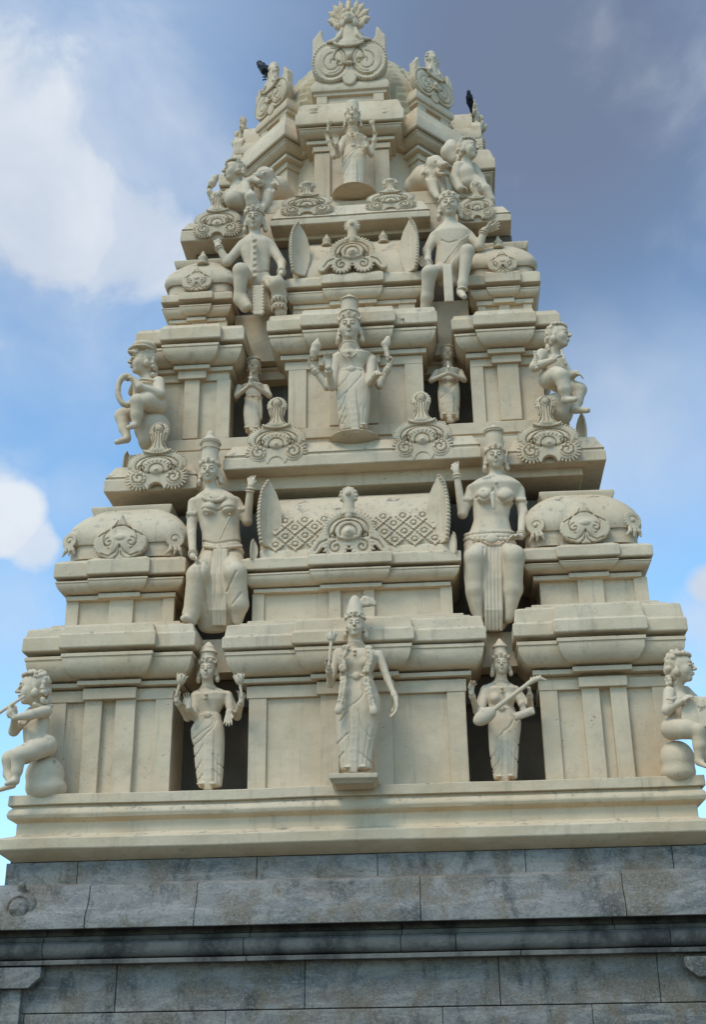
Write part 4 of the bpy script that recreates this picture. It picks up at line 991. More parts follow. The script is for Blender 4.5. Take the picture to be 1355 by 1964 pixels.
def skirt(f, rows, cx0, cx1, yb, folds_, pleat=True, dr=.62):
    f.body(rows, k=.03, dr=dr)
    if pleat:
        (ya, xa), (yb_, xb) = cx0, cx1; w = 6.5
        r0 = [r for r in rows if r[0] <= ya][-1]
        n = 7
        pts = []
        for i in range(n):
            t = i/(n-1); py = ya+(yb_-ya)*t; px = xa+(xb-xa)*t
            xl = np.interp(py, [r[0] for r in rows], [r[1] for r in rows]); xr = np.interp(py, [r[0] for r in rows], [r[2] for r in rows]); d = (xr-xl)/2*f.m*dr
            pts.append(P(px, py, f.Y-d*.88))
        for off in (-.032, 0, .032): f.S.chain([p+Vector((off, 0, 0)) for p in pts], [.020+.012*i/(n-1) for i in range(n)], .012)
        q = pts[-1]
    hem = rows[-1]; top = rows[min(len(rows)-1, 3)]
    f.folds([[(hem[1]+(hem[2]-hem[1])*t, hem[0]-2), (hem[1]+(hem[2]-hem[1])*t, hem[0]-16), (top[1]+(top[2]-top[1])*(.5+(t-.5)*.9), top[0]+26+30*abs(t-.5))] for t in (.12, .24, .76, .88)], 1.1, .008)
    f.folds(folds_)
def feet(f, pts, r=4.5):
    for (px, py) in pts:
        a = f.q(px, py, .0); f.S.cap(a+V3(0, -.02, .03), a+V3(0, -.20, .015), r*f.m*1.0, r*f.m*.75, .02)
        for i in range(5): f.S.ell(a+V3((i-2)*.018, -.225, .008), (.011, .022, .013), .004)
CROWN_TALL = [(.34, .36), (.55, .34), (.80, .31), (.98, .31), (1.02, .36), (1.08, .35), (1.12, .23), (1.20, .21), (1.26, .13), (1.38, .04)]
def standing(label, Y, foot, headc, hpx, neck, sh, torso, skirt_rows, pleat, foldl, arms, crown=CROWN_TALL, tilt=0.0, breasts=None, bands=((.30, .40), (.98, .33)), res=.010, nm='god_statue', must=False, hair=True, feet_=None, ear=True, yaw=0, dr=.62, belt=None):
    f = Fig(label, 'statue', Y, foot, GS, nm, res); h = hpx*1.30*f.m; ah = hpx/38; 
    hc = f.q(headc[0], headc[1]-.13*hpx, -.06)
    L = f.head(hc, h, yaw=yaw, tilt=tilt, neck=f.q(neck[0], neck[1]+4, .03), must=must, ear=ear)
    f.body(torso, k=.03, dr=.60)
    f.S.cap(f.q(sh[0][0]+5, sh[0][1]+4, .02), f.q(sh[1][0]-5, sh[1][1]+4, .02), 6.0*f.m, 6.0*f.m, .05)
    for i in (0, 1): f.S.cap(f.q(neck[0]+(-4, 4)[i]*hpx/38, neck[1]-2, .03), f.q(sh[i][0]+(5, -5)[i], sh[i][1]+3, .03), 5*hpx/38*f.m, 6.5*hpx/38*f.m, .06)
    if breasts:
        for (x, y) in breasts: f.S.ell(f.q(x, y, -.12*hpx/38), (9.5*hpx/38*f.m,)*3, .05)
    skirt(f, skirt_rows, pleat[0], pleat[1], 0, foldl, dr=dr)
    if feet_: feet(f, feet_)
    J = f.S
    for a in arms:
        p, r, hd = a['p'], a.get('r', (7.5, 5.6, 3.6)), a.get('hand')
        f.limb(p, [x*1.12*hpx/38 for x in r])
        w = f.q(*p[-1]); 
        if hd: f.hand(w, hd[0], hd[1], h*hd[2]*.86, *hd[3:])
        f.bangles(J, p[-2], p[-1], (r[-1]*1.12+1.0)*hpx/38, t=.010*hpx/38, gap=.024*hpx/38)
        if a.get('arm', False):
            A_, B_ = f.q(*p[0]), f.q(*p[1]); f.ring(J, A_+(B_-A_)*.45, B_-A_, (r[0]*1.06)*hpx/38*f.m, .012)
    # necklaces and belt
    nk = f.q(neck[0], neck[1]+3, -.02)
    f.ring(J, nk+V3(0, -.05, -.05), V3(0, .75, 1), h*.36, h*.028, 22)
    ww = (sh[1][0]-sh[0][0])*f.m
    for (dx, dz, r_) in ((0, -.36, .07), (0, -.52, .05)): J.ell(nk+V3(dx*h, -.30*h-.05, dz*h), (r_*h, .03, r_*h), .01)
    pts = [nk+V3(sx*h*.30*math.cos(a), -.27*h-.10*h*math.sin(a), -.12*h-.42*h*math.sin(a)) for sx in (1,) for a in np.linspace(0, math.pi, 12)]
    J.chain(pts, [h*.022]*12, .004)
    wr = skirt_rows[0]; by = belt or wr[0]; xl, xr = wr[1], wr[2]; wq = (f.q(xr, by).x-f.q(xl, by).x)/2; bc = f.q((xl+xr)/2, by)
    pts = [bc+V3(wq*1.04*math.cos(a), -wq*1.06*dr*math.sin(a), -.02*math.sin(a)) for a in np.linspace(-.4, math.pi+.4, 16)]
    J.chain(pts, [.017*hpx/38]*16, .006); J.ell(bc+V3(0, -wq*1.08*dr-.01, -.02), (.055*hpx/38, .03, .05*hpx/38), .01)
    f.S.build('body', STATUE, f.root)
    if crown: f.crown(L, crown, band=list(bands))
    if hair:
        rnd = random.Random(3); S = SDF(res); S.ell(L(0, .16, .08), np.array((.38, .36, .40))*h, .03, np.array(f.hR))
        for sx in (-1, 1):
            for i in range(16):
                t = i/15; S.ell(L(sx*(.33+.09*t+rnd.uniform(-.02, .02)), .14+rnd.uniform(-.05, .1), .06-.50*t), h*.07, .03)
        S.build('hair', STATUE, f.root)
    return f, L, h
FWD = V3(0, -1, 0); UP = V3(0, 0, 1)
def lotus(f, a, b, name='lotus_bud', r=.06):
    S = SDF(f.res*.9); a, b = f.q(*a), f.q(*b); d = (b-a).normalized(); S.cap(a, b, .018, .022, .01)
    S.ell(b+d*r*.6, (r*.95, r*.95, r*1.2), .02); 
    u = d.orthogonal().normalized(); v = d.cross(u)
    for i in range(8):
        e = u*math.cos(i*math.pi/4)+v*math.sin(i*math.pi/4); S.cap(b+e*r*.45, b+d*r*1.5+e*r*1.15, r*.36, r*.14, .006)
    return S.build(name, STATUE, f.root)

# --- A: large garlanded goddess in the middle of the lowest storey
f, L, h = standing('large stucco goddess wearing a long flower garland, central on the lowest storey', -.30, (681, 1483), (681.5, 1205), 38, (682, 1235), ((649, 1249), (727, 1254)),
    [(1246, 660, 705, .7), (1252, 650, 722), (1262, 646, 730, .58), (1278, 651, 722, .66), (1292, 656, 714, .66), (1302, 658, 712, .66), (1312, 655, 716)],
    [(1300, 656, 714), (1318, 652, 722), (1343, 649, 731), (1365, 645, 732), (1384, 645, 729), (1405, 645, 724), (1425, 646, 719), (1450, 650, 716), (1478, 654, 713)],
    ((1352, 683), (1480, 677)), [[(697, 1320), (700, 1335), (690, 1350), (672, 1362), (655, 1372)], [(676, 1362), (664, 1378), (655, 1388)], [(668, 1340), (655, 1356), (648, 1362)], [(670, 1412), (655, 1424), (645, 1430)], [(662, 1446), (650, 1456)], [(690, 1368), (698, 1400), (710, 1418)], [(692, 1448), (704, 1458), (713, 1464)], [(668, 1358), (673, 1400), (672, 1440)]],
    [dict(p=[(649, 1252, 0), (634, 1312, -.05), (631, 1282, -.28)], r=(8.2, 6.6, 4.2), hand=(V3(-.1, -.15, 1), V3(0.6, -1, .1), .62, .9, 1)),
     dict(p=[(727, 1256, 0), (744, 1303, -.03), (760, 1340, -.12)], r=(8.4, 6.2, 4.0), hand=(V3(.02, -.05, -1), V3(-1, -.2, 0), .95, .35, -1))],
    crown=[(.34, .38), (.55, .36), (.85, .30), (1.05, .24), (1.2, .17), (1.3, .08)], bands=((.30, .42), (.48, .38)), breasts=((668, 1271), (701, 1271)), feet_=((668, 1480), (699, 1479)), hair=True)
S = SDF(.010)   # side tuft of the crown
for i in range(9):
    a = rad(-10+i*13); S.chain([f.q(690, 1160, -.02), f.q(700+6*math.cos(a)*1.4, 1157-9*math.sin(a), -.05), f.q(704+16*math.cos(a), 1158-10*math.sin(a)*1.1, -.05)], [.045, .035, .018], .01)
S.build('crown_tuft', STATUE, f.root)
S = SDF(.009); rnd = random.Random(5)
for pts in ([(664, 1240), (656, 1262), (658, 1290), (659, 1310), (656, 1335), (650, 1362)], [(708, 1240), (711, 1262), (703, 1285), (704, 1310), (712, 1340), (717, 1364)]):
    for (a, b) in zip(pts[:-1], pts[1:]):
        for i in range(8):
            t = i/8; px, py = a[0]+(b[0]-a[0])*t, a[1]+(b[1]-a[1])*t; dy = -.24 if 1250 < py < 1290 else (-.17 if py < 1300 or py > 1240 else -.1)
            if 1300 <= py: dy = -.24-.0*(py-1300)/60
            for j in (-1, 1): S.ell(P(px+j*3.0+rnd.uniform(-1, 1), py+rnd.uniform(-1, 1), f.Y+dy), rnd.uniform(.020, .030), .006)
    S.ell(P(*pts[-1], f.Y-.24), (.055, .04, .06), .02)
S.build('garland', STATUE, f.root)
lotus(f, (631, 1276, -.36), (636, 1226, -.30), r=.065)
m = MB(); x0, x1 = P(631, 1490, -.5).x, P(725, 1490, -.5).x; zt, zb = P(680, 1483, -.5).z, P(680, 1494, -.5).z
m.mould(x0, x1, -.52, .40, [(-.06, P(680, 1508, -.3).z), (-.02, zb), (0, zb+.01), (0, zt)], jit=.008); m.build('pedestal_slab', PLASTER, f.root)

# --- B: four-armed god with two lotuses, left niche
fourL = dict(r=(9.0, 7.8, 4.8))
f, L, h = standing('four-armed stucco deity holding up two lotus buds, in the left niche of the lowest storey', .30, (400, 1513), (398, 1290), 34, (399, 1319), ((373, 1330), (439, 1330)),
    [(1325, 383, 418, .7), (1333, 372, 440), (1345, 374, 436), (1356, 379, 428), (1368, 382, 421), (1380, 380, 424)],
    [(1372, 381, 421), (1385, 373, 427), (1398, 366, 430), (1415, 367, 431), (1430, 371, 431), (1452, 373, 430), (1474, 375, 429), (1495, 378, 427), (1511, 381, 425)],
    ((1400, 403), (1512, 399)), [[(412, 1382), (410, 1394), (398, 1404), (384, 1414), (374, 1420)], [(398, 1380), (388, 1394), (378, 1404)], [(416, 1385), (412, 1400), (400, 1412), (386, 1426), (372, 1432)], [(392, 1434), (384, 1446), (374, 1452)], [(390, 1462), (382, 1474), (375, 1478)], [(392, 1488), (382, 1498)], [(411, 1450), (420, 1468), (430, 1472)], [(412, 1480), (424, 1492)]],
    [dict(p=[(375, 1334, .04), (360, 1376, .0), (339, 1344, -.30)], hand=(V3(-.05, -.1, 1), V3(.3, -1, .3), .72, .8, 1), **fourL),
     dict(p=[(437, 1334, .04), (455, 1374, .0), (463, 1346, -.30)], hand=(V3(.05, -.1, 1), V3(-.3, -1, .3), .72, .8, -1), **fourL),
     dict(p=[(376, 1336, 0), (372, 1374, -.06), (362, 1358, -.30)], hand=(V3(-.1, -.15, 1), V3(.1, -1, 0), .75, .12, 1), **fourL),
     dict(p=[(437, 1336, 0), (444, 1368, -.06), (439, 1366, -.28)], hand=(V3(0, -.25, -1), V3(0, -1, .2), .80, .12, 1), **fourL)],
    crown=[(.32, .37), (.5, .37), (.75, .33), (.80, .40), (.90, .34), (1.0, .30), (1.05, .33), (1.12, .22), (1.2, .16), (1.32, .06)], bands=((.30, .41), (.5, .38), (.80, .38)), feet_=((390, 1511), (412, 1511)))
lotus(f, (338, 1334, -.42), (346, 1308, -.42), r=.066); lotus(f, (464, 1336, -.42), (460, 1308, -.42), r=.066)
# --- C: goddess with the lute, right niche
f, L, h = standing('four-armed stucco goddess playing a long lute, in the right niche of the lowest storey', .30, (968, 1499), (962, 1279), 33, (962, 1308), ((928, 1318), (992, 1320)),
    [(1314, 946, 980, .7), (1322, 930, 994), (1336, 932, 992), (1348, 936, 988), (1360, 938, 985), (1370, 937, 990)],
    [(1360, 938, 986), (1374, 937, 994), (1386, 937, 1001), (1400, 937, 1000), (1415, 938, 998), (1435, 939, 996), (1455, 941, 995), (1478, 945, 994), (1496, 948, 993)],
    ((1405, 966), (1497, 968)), [[(985, 1385), (978, 1398), (966, 1408), (952, 1424)], [(978, 1408), (986, 1424), (996, 1430)], [(958, 1438), (948, 1450), (941, 1456)], [(962, 1452), (954, 1468), (945, 1476)], [(956, 1472), (948, 1482)], [(976, 1432), (984, 1452), (994, 1462)], [(982, 1376), (990, 1388)], [(965, 1412), (965, 1460), (964, 1490)]],
    [dict(p=[(931, 1323, .04), (916, 1364, 0), (905, 1330, -.30)], hand=(V3(.05, -.1, 1), V3(.8, -1, .2), .78, .55, 1), **fourL),
     dict(p=[(990, 1324, .04), (1018, 1360, 0), (1017, 1330, -.30)], hand=(V3(-.1, -.35, 1), V3(-1, -.3, -.2), .62, .9, -1), **fourL),
     dict(p=[(931, 1325, 0), (924, 1366, -.08), (926, 1362, -.32)], r=(9.0, 7.8, 4.8), hand=(V3(1, -.25, -.05), V3(0, -.3, -1), .75, .5, 1)),
     dict(p=[(990, 1327, 0), (1003, 1352, -.02), (1003, 1352, -.25)], hand=(V3(.25, -.3, -1), V3(-.3, 1, 0), .62, .7, 1), **fourL)],
    crown=[(.30, .36), (.45, .36), (.62, .31), (.80, .29), (.84, .36), (.92, .30), (.98, .31), (1.04, .2), (1.14, .14), (1.28, .05)], bands=((.28, .40), (.84, .34)), feet_=((958, 1497), (980, 1496)), breasts=((950, 1340), (977, 1340)))
S = SDF(.009); q = lambda a, b, d: P(a, b, f.Y+d)
S.ell(q(930, 1374, -.40), (.165, .085, .10), .03, np.array(Matrix.Rotation(rad(-32), 3, 'Y'))); S.cap(q(915, 1382, -.38), q(940, 1368, -.38), .02, .07, .03)
S.chain([q(938, 1369, -.42), q(1000, 1322, -.36), q(1014, 1311, -.34)], [.035, .028, .026], .01); S.chain([q(1014, 1311, -.34), q(1026, 1304, -.34), q(1036, 1301, -.34), q(1048, 1304, -.34)], [.03, .035, .03, .012], .01)
for i in range(4): S.cap(q(1018+6*i, 1307-1.5*i, -.34), q(1019+6*i, 1300-1.5*i, -.34), .008, .012, .002)
S.build('lute', STATUE, f.root)
S = SDF(.009); S.box(q(1006, 1369, -.32), (.14, .035, .05), np.array(Matrix.Rotation(rad(-18), 3, 'Y')), .02); S.cap(q(994, 1374, -.32), q(1018, 1364, -.32), .045, .045, .01); S.build('palm_leaf_book', STATUE, f.root)

# --- H: four-armed god, second storey centre
f, L, h = standing('four-armed stucco god with conch and wheel, draped robe, at the centre of the second storey', .60, (678, 829), (671, 636), 43, (671, 667), ((642, 682), (716, 685)),
    [(675, 655, 690, .7), (683, 643, 716), (693, 645, 710), (703, 650, 701), (714, 653, 697), (722, 651, 700)],
    [(713, 653, 698), (722, 648, 704), (735, 646, 709), (750, 645, 711), (765, 645, 711), (781, 647, 710), (800, 649, 708), (815, 651, 706), (828, 653, 704)],
    ((758, 676), (828, 683)), [[(693, 716), (696, 726), (688, 738), (678, 750), (668, 760), (652, 772)], [(672, 726), (664, 738), (652, 748)], [(668, 760), (662, 778), (652, 792)], [(664, 790), (658, 804), (652, 814)], [(666, 806), (658, 818)], [(686, 760), (690, 790), (694, 815)]],
    [dict(p=[(645, 688, .06), (628, 742, .02), (600, 706, -.10)], r=(8, 6, 4.2), hand=(V3(-.2, -.1, 1), V3(.6, -1, .3), .58, .6, 1)),
     dict(p=[(713, 690, .06), (729, 740, .02), (747, 702, -.10)], r=(8, 6, 4.2), hand=(V3(.1, -.1, 1), V3(-.5, -1, .3), .58, .8, -1)),
     dict(p=[(645, 690, 0), (637, 742, -.10), (630, 706, -.38)], r=(8, 6.4, 4.4), hand=(V3(0, -.1, 1), V3(.2, -1, 0), .66, .35, 1)),
     dict(p=[(713, 692, 0), (712, 734, -.08), (724, 716, -.40)], r=(8, 6.4, 4.4), hand=(V3(.15, -.6, -.6), V3(0, -.6, 1), .60, .3, 1))],
    crown=[(.34, .34), (.55, .33), (.85, .30), (1.1, .29), (1.2, .30), (1.24, .20), (1.32, .14), (1.40, .05)], bands=((.30, .38), (.62, .34), (1.14, .31)), must=False, feet_=((700, 828),), tilt=-.05)
S = SDF(.009); q = lambda a, b, d: P(a, b, f.Y+d)
S.chain([q(599, 690, -.14), q(603, 675, -.14), q(607, 664, -.14), q(610, 650, -.14)], [.025, .065, .075, .02], .02); S.build('conch', STATUE, f.root)
S = SDF(.009); S.chain([q(745, 690, -.14), q(742, 672, -.14), q(738, 660, -.14), q(746, 648, -.14)], [.03, .035, .05, .03], .02); S.ell(q(744, 655, -.14), (.05, .04, .09), .02); S.build('wheel_emblem', STATUE, f.root)
bowl(678, 627, 729, 829, 856, f.Y-.05, f.Y+.22, .40).build('round_pedestal', PLASTER, f.root, bevel=0, angle=50)

# --- O: four-armed god of the crown
f, L, h = standing('small four-armed stucco god in a high robe, standing before the front bay of the crown', YC-.22, (678, 357), (676.5, 231), 29, (677, 253), ((659, 264), (701, 265)),
    [(259, 667, 688, .7), (264, 658, 702), (271, 658, 699), (278, 661, 697), (286, 663, 695), (292, 661, 697)],
    [(285, 663, 695), (293, 659, 699), (304, 656, 703), (315, 656, 703), (328, 658, 701), (342, 659, 699), (357, 660, 698)],
    ((308, 680), (357, 679)), [[(694, 288), (680, 296), (668, 306), (657, 316)], [(688, 294), (674, 310), (660, 324)], [(676, 312), (668, 326), (660, 336)]],
    [dict(p=[(661, 267, .05), (641, 300, .02), (629, 266, -.05)], r=(8, 6.4, 4.6), hand=(V3(-.1, -.1, 1), V3(.5, -1, .3), .62, .8, 1)),
     dict(p=[(699, 267, .05), (713, 296, .02), (719, 266, -.05)], r=(8, 6.4, 4.6), hand=(V3(.1, -.1, 1), V3(-.5, -1, .3), .62, .8, -1)),
     dict(p=[(661, 268, 0), (649, 298, -.10), (645, 277, -.30)], r=(8, 6.4, 4.6), hand=(V3(0, -.1, 1), V3(.2, -1, 0), .70, .2, 1)),
     dict(p=[(699, 269, 0), (706, 291, -.10), (703, 282, -.32)], r=(8, 6.4, 4.6), hand=(V3(-.2, -.2, 1), V3(-.1, -1, .1), .66, .3, -1))],
    crown=[(.32, .36), (.5, .34), (.8, .33), (1.0, .33), (1.1, .26), (1.16, .12)], bands=((.28, .40),), res=.012, breasts=None)
for a, b, nm in (((628, 252, -.1), (631, 238, -.1), 'lotus_bud'), ((719, 252, -.1), (715, 238, -.1), 'conch')): lotus(f, a, b, nm, .05)
bowl(678, 634, 722, 357, 381, f.Y-.2, f.Y+.08).build('round_pedestal', PLASTER, f.root, bevel=0, angle=50)

# --- I, J: praying attendants in the niches of the second storey
def praying(label, Y, foot, hc, hpx, neck, sh, el, hands, torso, sk, pleat, fl, female):
    f = Fig(label, 'statue', Y, foot, 'praying attendants in the second storey niches', 'attendant_statue', .010); h = hpx*1.12*f.m
    L = f.head(f.q(hc[0], hc[1]-1, -.05), h, tilt=-.08, neck=f.q(neck[0], neck[1]+4, .03))
    f.body(torso, k=.03); f.S.cap(f.q(sh[0][0]+4, sh[0][1]+3, .02), f.q(sh[1][0]-4, sh[1][1]+3, .02), 5.5*f.m, 5.5*f.m, .04)
    skirt(f, sk, pleat[0], pleat[1], 0, fl, pleat=female)
    for i in (0, 1):
        hx, hy = hands; sx = -1 if i == 0 else 1
        f.limb([(sh[i][0], sh[i][1]+2, 0), (el[i][0], el[i][1], -.06), (hx+sx*2.2, hy+16, -.34)], [6, 5.2, 3.6], .02)
        f.hand(f.q(hx+sx*2.2, hy+16, -.34), V3(-sx*.08, -.1, 1), V3(-sx, 0, 0), h*.72, .03, -sx)
    if female: [f.S.ell(f.q(x, sh[0][1]+15, -.10), (7*f.m,)*3, .04) for x in (hc[0]-8, hc[0]+8)]
    feet(f, ((foot[0]-8, foot[1]), (foot[0]+9, foot[1])), 4)
    f.hair(L, ((-1.2, 1.2), (-.55, .5), .38), n=70, seed=len(label), r=.065)
    J = f.S; bc = f.q((sk[0][1]+sk[0][2])/2, sk[0][0]); wq = (sk[0][2]-sk[0][1])/2*f.m
    J.chain([bc+V3(wq*1.04*math.cos(a), -wq*.66*math.sin(a), 0) for a in np.linspace(-.3, math.pi+.3, 14)], [.014]*14, .005); f.ring(J, f.q(neck[0], neck[1]+5, -.03), V3(0, .6, 1), h*.28, .014, 16)
    f.S.build('body', STATUE, f.root)
    return f
praying('small bare-chested stucco attendant with joined palms, left niche, second storey', 1.42, (486, 833), (487, 704), 31, (487, 728), ((459, 741), (510, 741)), ((454, 760), (517, 759)), (482, 722),
        [(736, 474, 500, .7), (741, 462, 508), (750, 470, 502), (760, 472, 501), (768, 471, 502)], [(764, 471, 502), (779, 468, 504), (795, 467, 504), (812, 469, 502), (832, 472, 500)], ((775, 486), (832, 486)), [[(486, 766), (494, 778), (498, 800)], [(498, 770), (500, 800), (500, 828)]], False)
praying('small robed stucco attendant with joined palms, right niche of the second storey', 1.42, (862, 808), (859, 679), 29, (860, 700), ((838, 712), (884, 712)), ((828, 730), (891, 729)), (861, 700),
        [(707, 848, 872, .7), (712, 838, 886), (720, 842, 880), (730, 844, 879), (736, 844, 879)], [(730, 844, 879), (742, 841, 882), (754, 840, 883), (770, 841, 883), (790, 843, 882), (807, 846, 881)], ((752, 864), (808, 864)), [[(876, 738), (866, 748), (852, 758)], [(872, 746), (860, 758), (846, 768)], [(850, 780), (846, 794)], [(872, 770), (880, 786)]], True)
# --- guardians seated between the pavilions of the attics
def guardian(label, Y, foot, hc, h_px, neck, tilt, rows, legs, arms, lower, fl, crown, bands, must=False, breasts=None, res=.010, yaw=0, arm_r=(12, 9.5, 6.2), hairn=0, necks=1, extra=None, dr=.55, hs=1.0):
    f = Fig(label, 'statue', Y, foot, GG, 'guardian_statue', res); h = h_px*f.m
    L = f.head(f.q(hc[0], hc[1], -.10), h, yaw=yaw, tilt=tilt, neck=f.q(neck[0], neck[1], .0), nr=.22, must=must)
    f.body(rows, k=.05, dr=dr, p=2.3)
    if breasts:
        for (x, y, r) in breasts: f.S.ell(f.q(x, y, -.17), (r*f.m, r*f.m*.95, r*f.m), .05)
    for lg in legs: f.limb(lg[0], lg[1], .05)
    if lower: f.body(lower, k=.06, dr=.5)
    J = f.S
    for a in arms:
        f.limb(a['p'], a.get('r', arm_r), .03); w = f.q(*a['p'][-1]); hd = a['hand']; f.hand(w, hd[0], hd[1], h*hd[2], *hd[3:])
        p = a['p']; r = a.get('r', arm_r); f.bangles(J, p[-2], p[-1], r[-1]+1.8, n=2, at=.92, t=.012, gap=.04)
        if not necks: continue
        A_, B_ = f.q(*p[0]), f.q(*p[1]); f.ring(J, A_+(B_-A_)*.55, B_-A_, (r[0]*.5+r[1]*.5+.2)*f.m, .016 if necks else .006, 16)
        for j in (-1, 0, 1): J.ell(A_+(B_-A_)*(.48+.0*j)+V3(j*.05, -(r[0])*f.m, 0), (.028, .02, .035), .004)
    f.folds(fl, 1.9, .017)
    nk = f.q(neck[0], neck[1], -.02)
    for i in range(necks):
        pts = [nk+V3(h*(.36+.05*i)*math.sin(a), -.10-h*.22*math.cos(a)*.6, h*(.02-.06*i)-h*.24*math.cos(a)) for a in np.linspace(-1.5, 1.5, 15)]; J.chain(pts, [.022]*15, .004)
    if necks: J.ell(nk+V3(0, -.12-h*.20, -h*.32), (h*.05, .03, h*.07), .008)
    if extra: extra(f, J, L, h)
    f.S.build('body', STATUE, f.root)
    if crown: f.crown(L, crown, band=list(bands), name='crown')
    S = SDF(res)
    S.ell(L(0, .14, .06), np.array((.40, .38, .40))*h, .03, np.array(f.hR))
    rnd = random.Random(9)
    for sx in (-1, 1):
        for i in range(18): t = i/17; S.ell(L(sx*(.34+.10*t+rnd.uniform(-.03, .03)), .14+rnd.uniform(-.06, .08), .05-.50*t), h*.065, .03)
    S.build('hair', STATUE, f.root)
    return f, L, h
TALL = [(.30, .40), (.45, .37), (.70, .345), (1.0, .325), (1.12, .335), (1.20, .335), (1.24, .41), (1.32, .41), (1.37, .27), (1.46, .25), (1.50, .18), (1.60, .16), (1.70, .13), (1.80, .04)]
def fextra(f, J, L, h):
    S = f.S; a = f.q(421, 1036, -.27); S.ell(a, .03, .015, None, True)
    for x in (396, 441): S.ell(f.q(x, 986, -.36), .018, .008)
    S.chain([f.q(440, 992, -.30), f.q(430, 1014, -.30), f.q(422, 1034, -.28)], [.016, .014, .010], .004)
    for t in np.linspace(-1.3, 1.3, 11): S.ell(f.q(410+20*math.sin(t), 951+9*math.cos(t), -.17-.06*math.cos(t)), (.035, .03, .035), .006)
    S.chain([f.q(x, 1052+abs(x-425)*-.12, -.30+abs(x-425)*.004) for x in range(392, 463, 10)], [.028]*8, .01)
    for i, x in enumerate((412, 417, 423, 429, 434)): S.chain([f.q(x, 1056, -.30), f.q(x-1, 1110, -.36), f.q(x-2, 1170, -.32), f.q(x-2, 1198, -.24)], [.026, .026, .024, .02], .006)
guardian('moustached large stucco guardian in a tall crown, left of the lower barrel roof', .62, (405, 1214), (402, 905), 50, (408, 950), -.08,
    [(938, 396, 420, .8), (950, 378, 446), (962, 366, 458), (980, 374, 458), (1000, 382, 459), (1024, 388, 460), (1045, 388, 463), (1062, 388, 466)],
    [([(405, 1075, -.05), (380, 1104, -.40), (366, 1180, -.34), (362, 1196, -.3)], [20, 21, 15, 10]), ([(440, 1075, -.05), (452, 1100, -.40), (460, 1160, -.30), (456, 1190, -.2)], [20, 20, 16, 10]), ([(368, 1192, -.36), (352, 1186, -.5)], [9, 6])],
    [dict(p=[(372, 966, 0), (367, 1014, -.04), (370, 1068, -.40)], hand=(V3(.55, -.45, -.5), V3(-.3, -.5, -1), .62, .35, 1)), dict(p=[(452, 964, .04), (474, 1000, .05), (481, 932, -.12)], hand=(V3(0, .15, 1), V3(0, 1, 0), .60, .28, 1))],
    [(1058, 388, 466, .55), (1080, 372, 468, .5, -.14), (1110, 360, 472, .42, -.22), (1145, 356, 473, .38, -.22), (1175, 366, 464, .38, -.18), (1195, 378, 450, .4, -.12), (1214, 386, 434, .4, -.06)],
    [[(392, 985), (410, 990), (425, 988), (450, 984)], [(392, 1042), (415, 1050), (440, 1046), (462, 1040)], [(416, 1054), (413, 1120), (412, 1180)], [(426, 1054), (424, 1120), (422, 1180)], [(434, 1090), (436, 1140), (440, 1190)], [(444, 1152), (456, 1138), (466, 1122)], [(456, 1176), (466, 1166), (472, 1158)], [(398, 1100), (402, 1150), (404, 1190)]],
    TALL, ((.30, .42), (.98, .37), (1.20, .42)), must=True, breasts=((402, 976, 14), (437, 974, 14)), extra=fextra)
def belt(f, J, L, h):
    for z, r in ((1026, .030), (1034, .036), (1043, .030)):
        a, b = f.q(894, z, 0), f.q(986, z, 0); c = (a+b)/2; w = (b.x-a.x)/2
        J.chain([c+V3(w*1.0*math.cos(t), -w*.60*math.sin(t), -.04*math.sin(t)) for t in np.linspace(-.2, math.pi+.2, 18)], [r]*18, .01)
    for i in range(17):
        t = math.pi*i/16; a, b = f.q(894, 1049, 0), f.q(986, 1049, 0); c = (a+b)/2; w = (b.x-a.x)/2; J.ell(c+V3(w*math.cos(t), -w*.62*math.sin(t), -.06*math.sin(t)), (.022,)*3, .004)
    for i, x in enumerate((933, 940, 947, 954, 961)): f.S.chain([f.q(x, 1052, -.32), f.q(x, 1110, -.36), f.q(x+1, 1170, -.32), f.q(x+1, 1208, -.22)], [.026, .026, .026, .022], .006)
    for i in range(9): J.ell(f.q(908+9*i, 1034, -.20-.16*math.sin(math.pi*(i+1)/10)), (.036, .03, .036), .006)
    J.ell(f.q(944, 1034, -.36), (.08, .04, .07), .01); J.cap(f.q(946, 948, -.33), f.q(947, 974, -.33), .04, .02, .01)
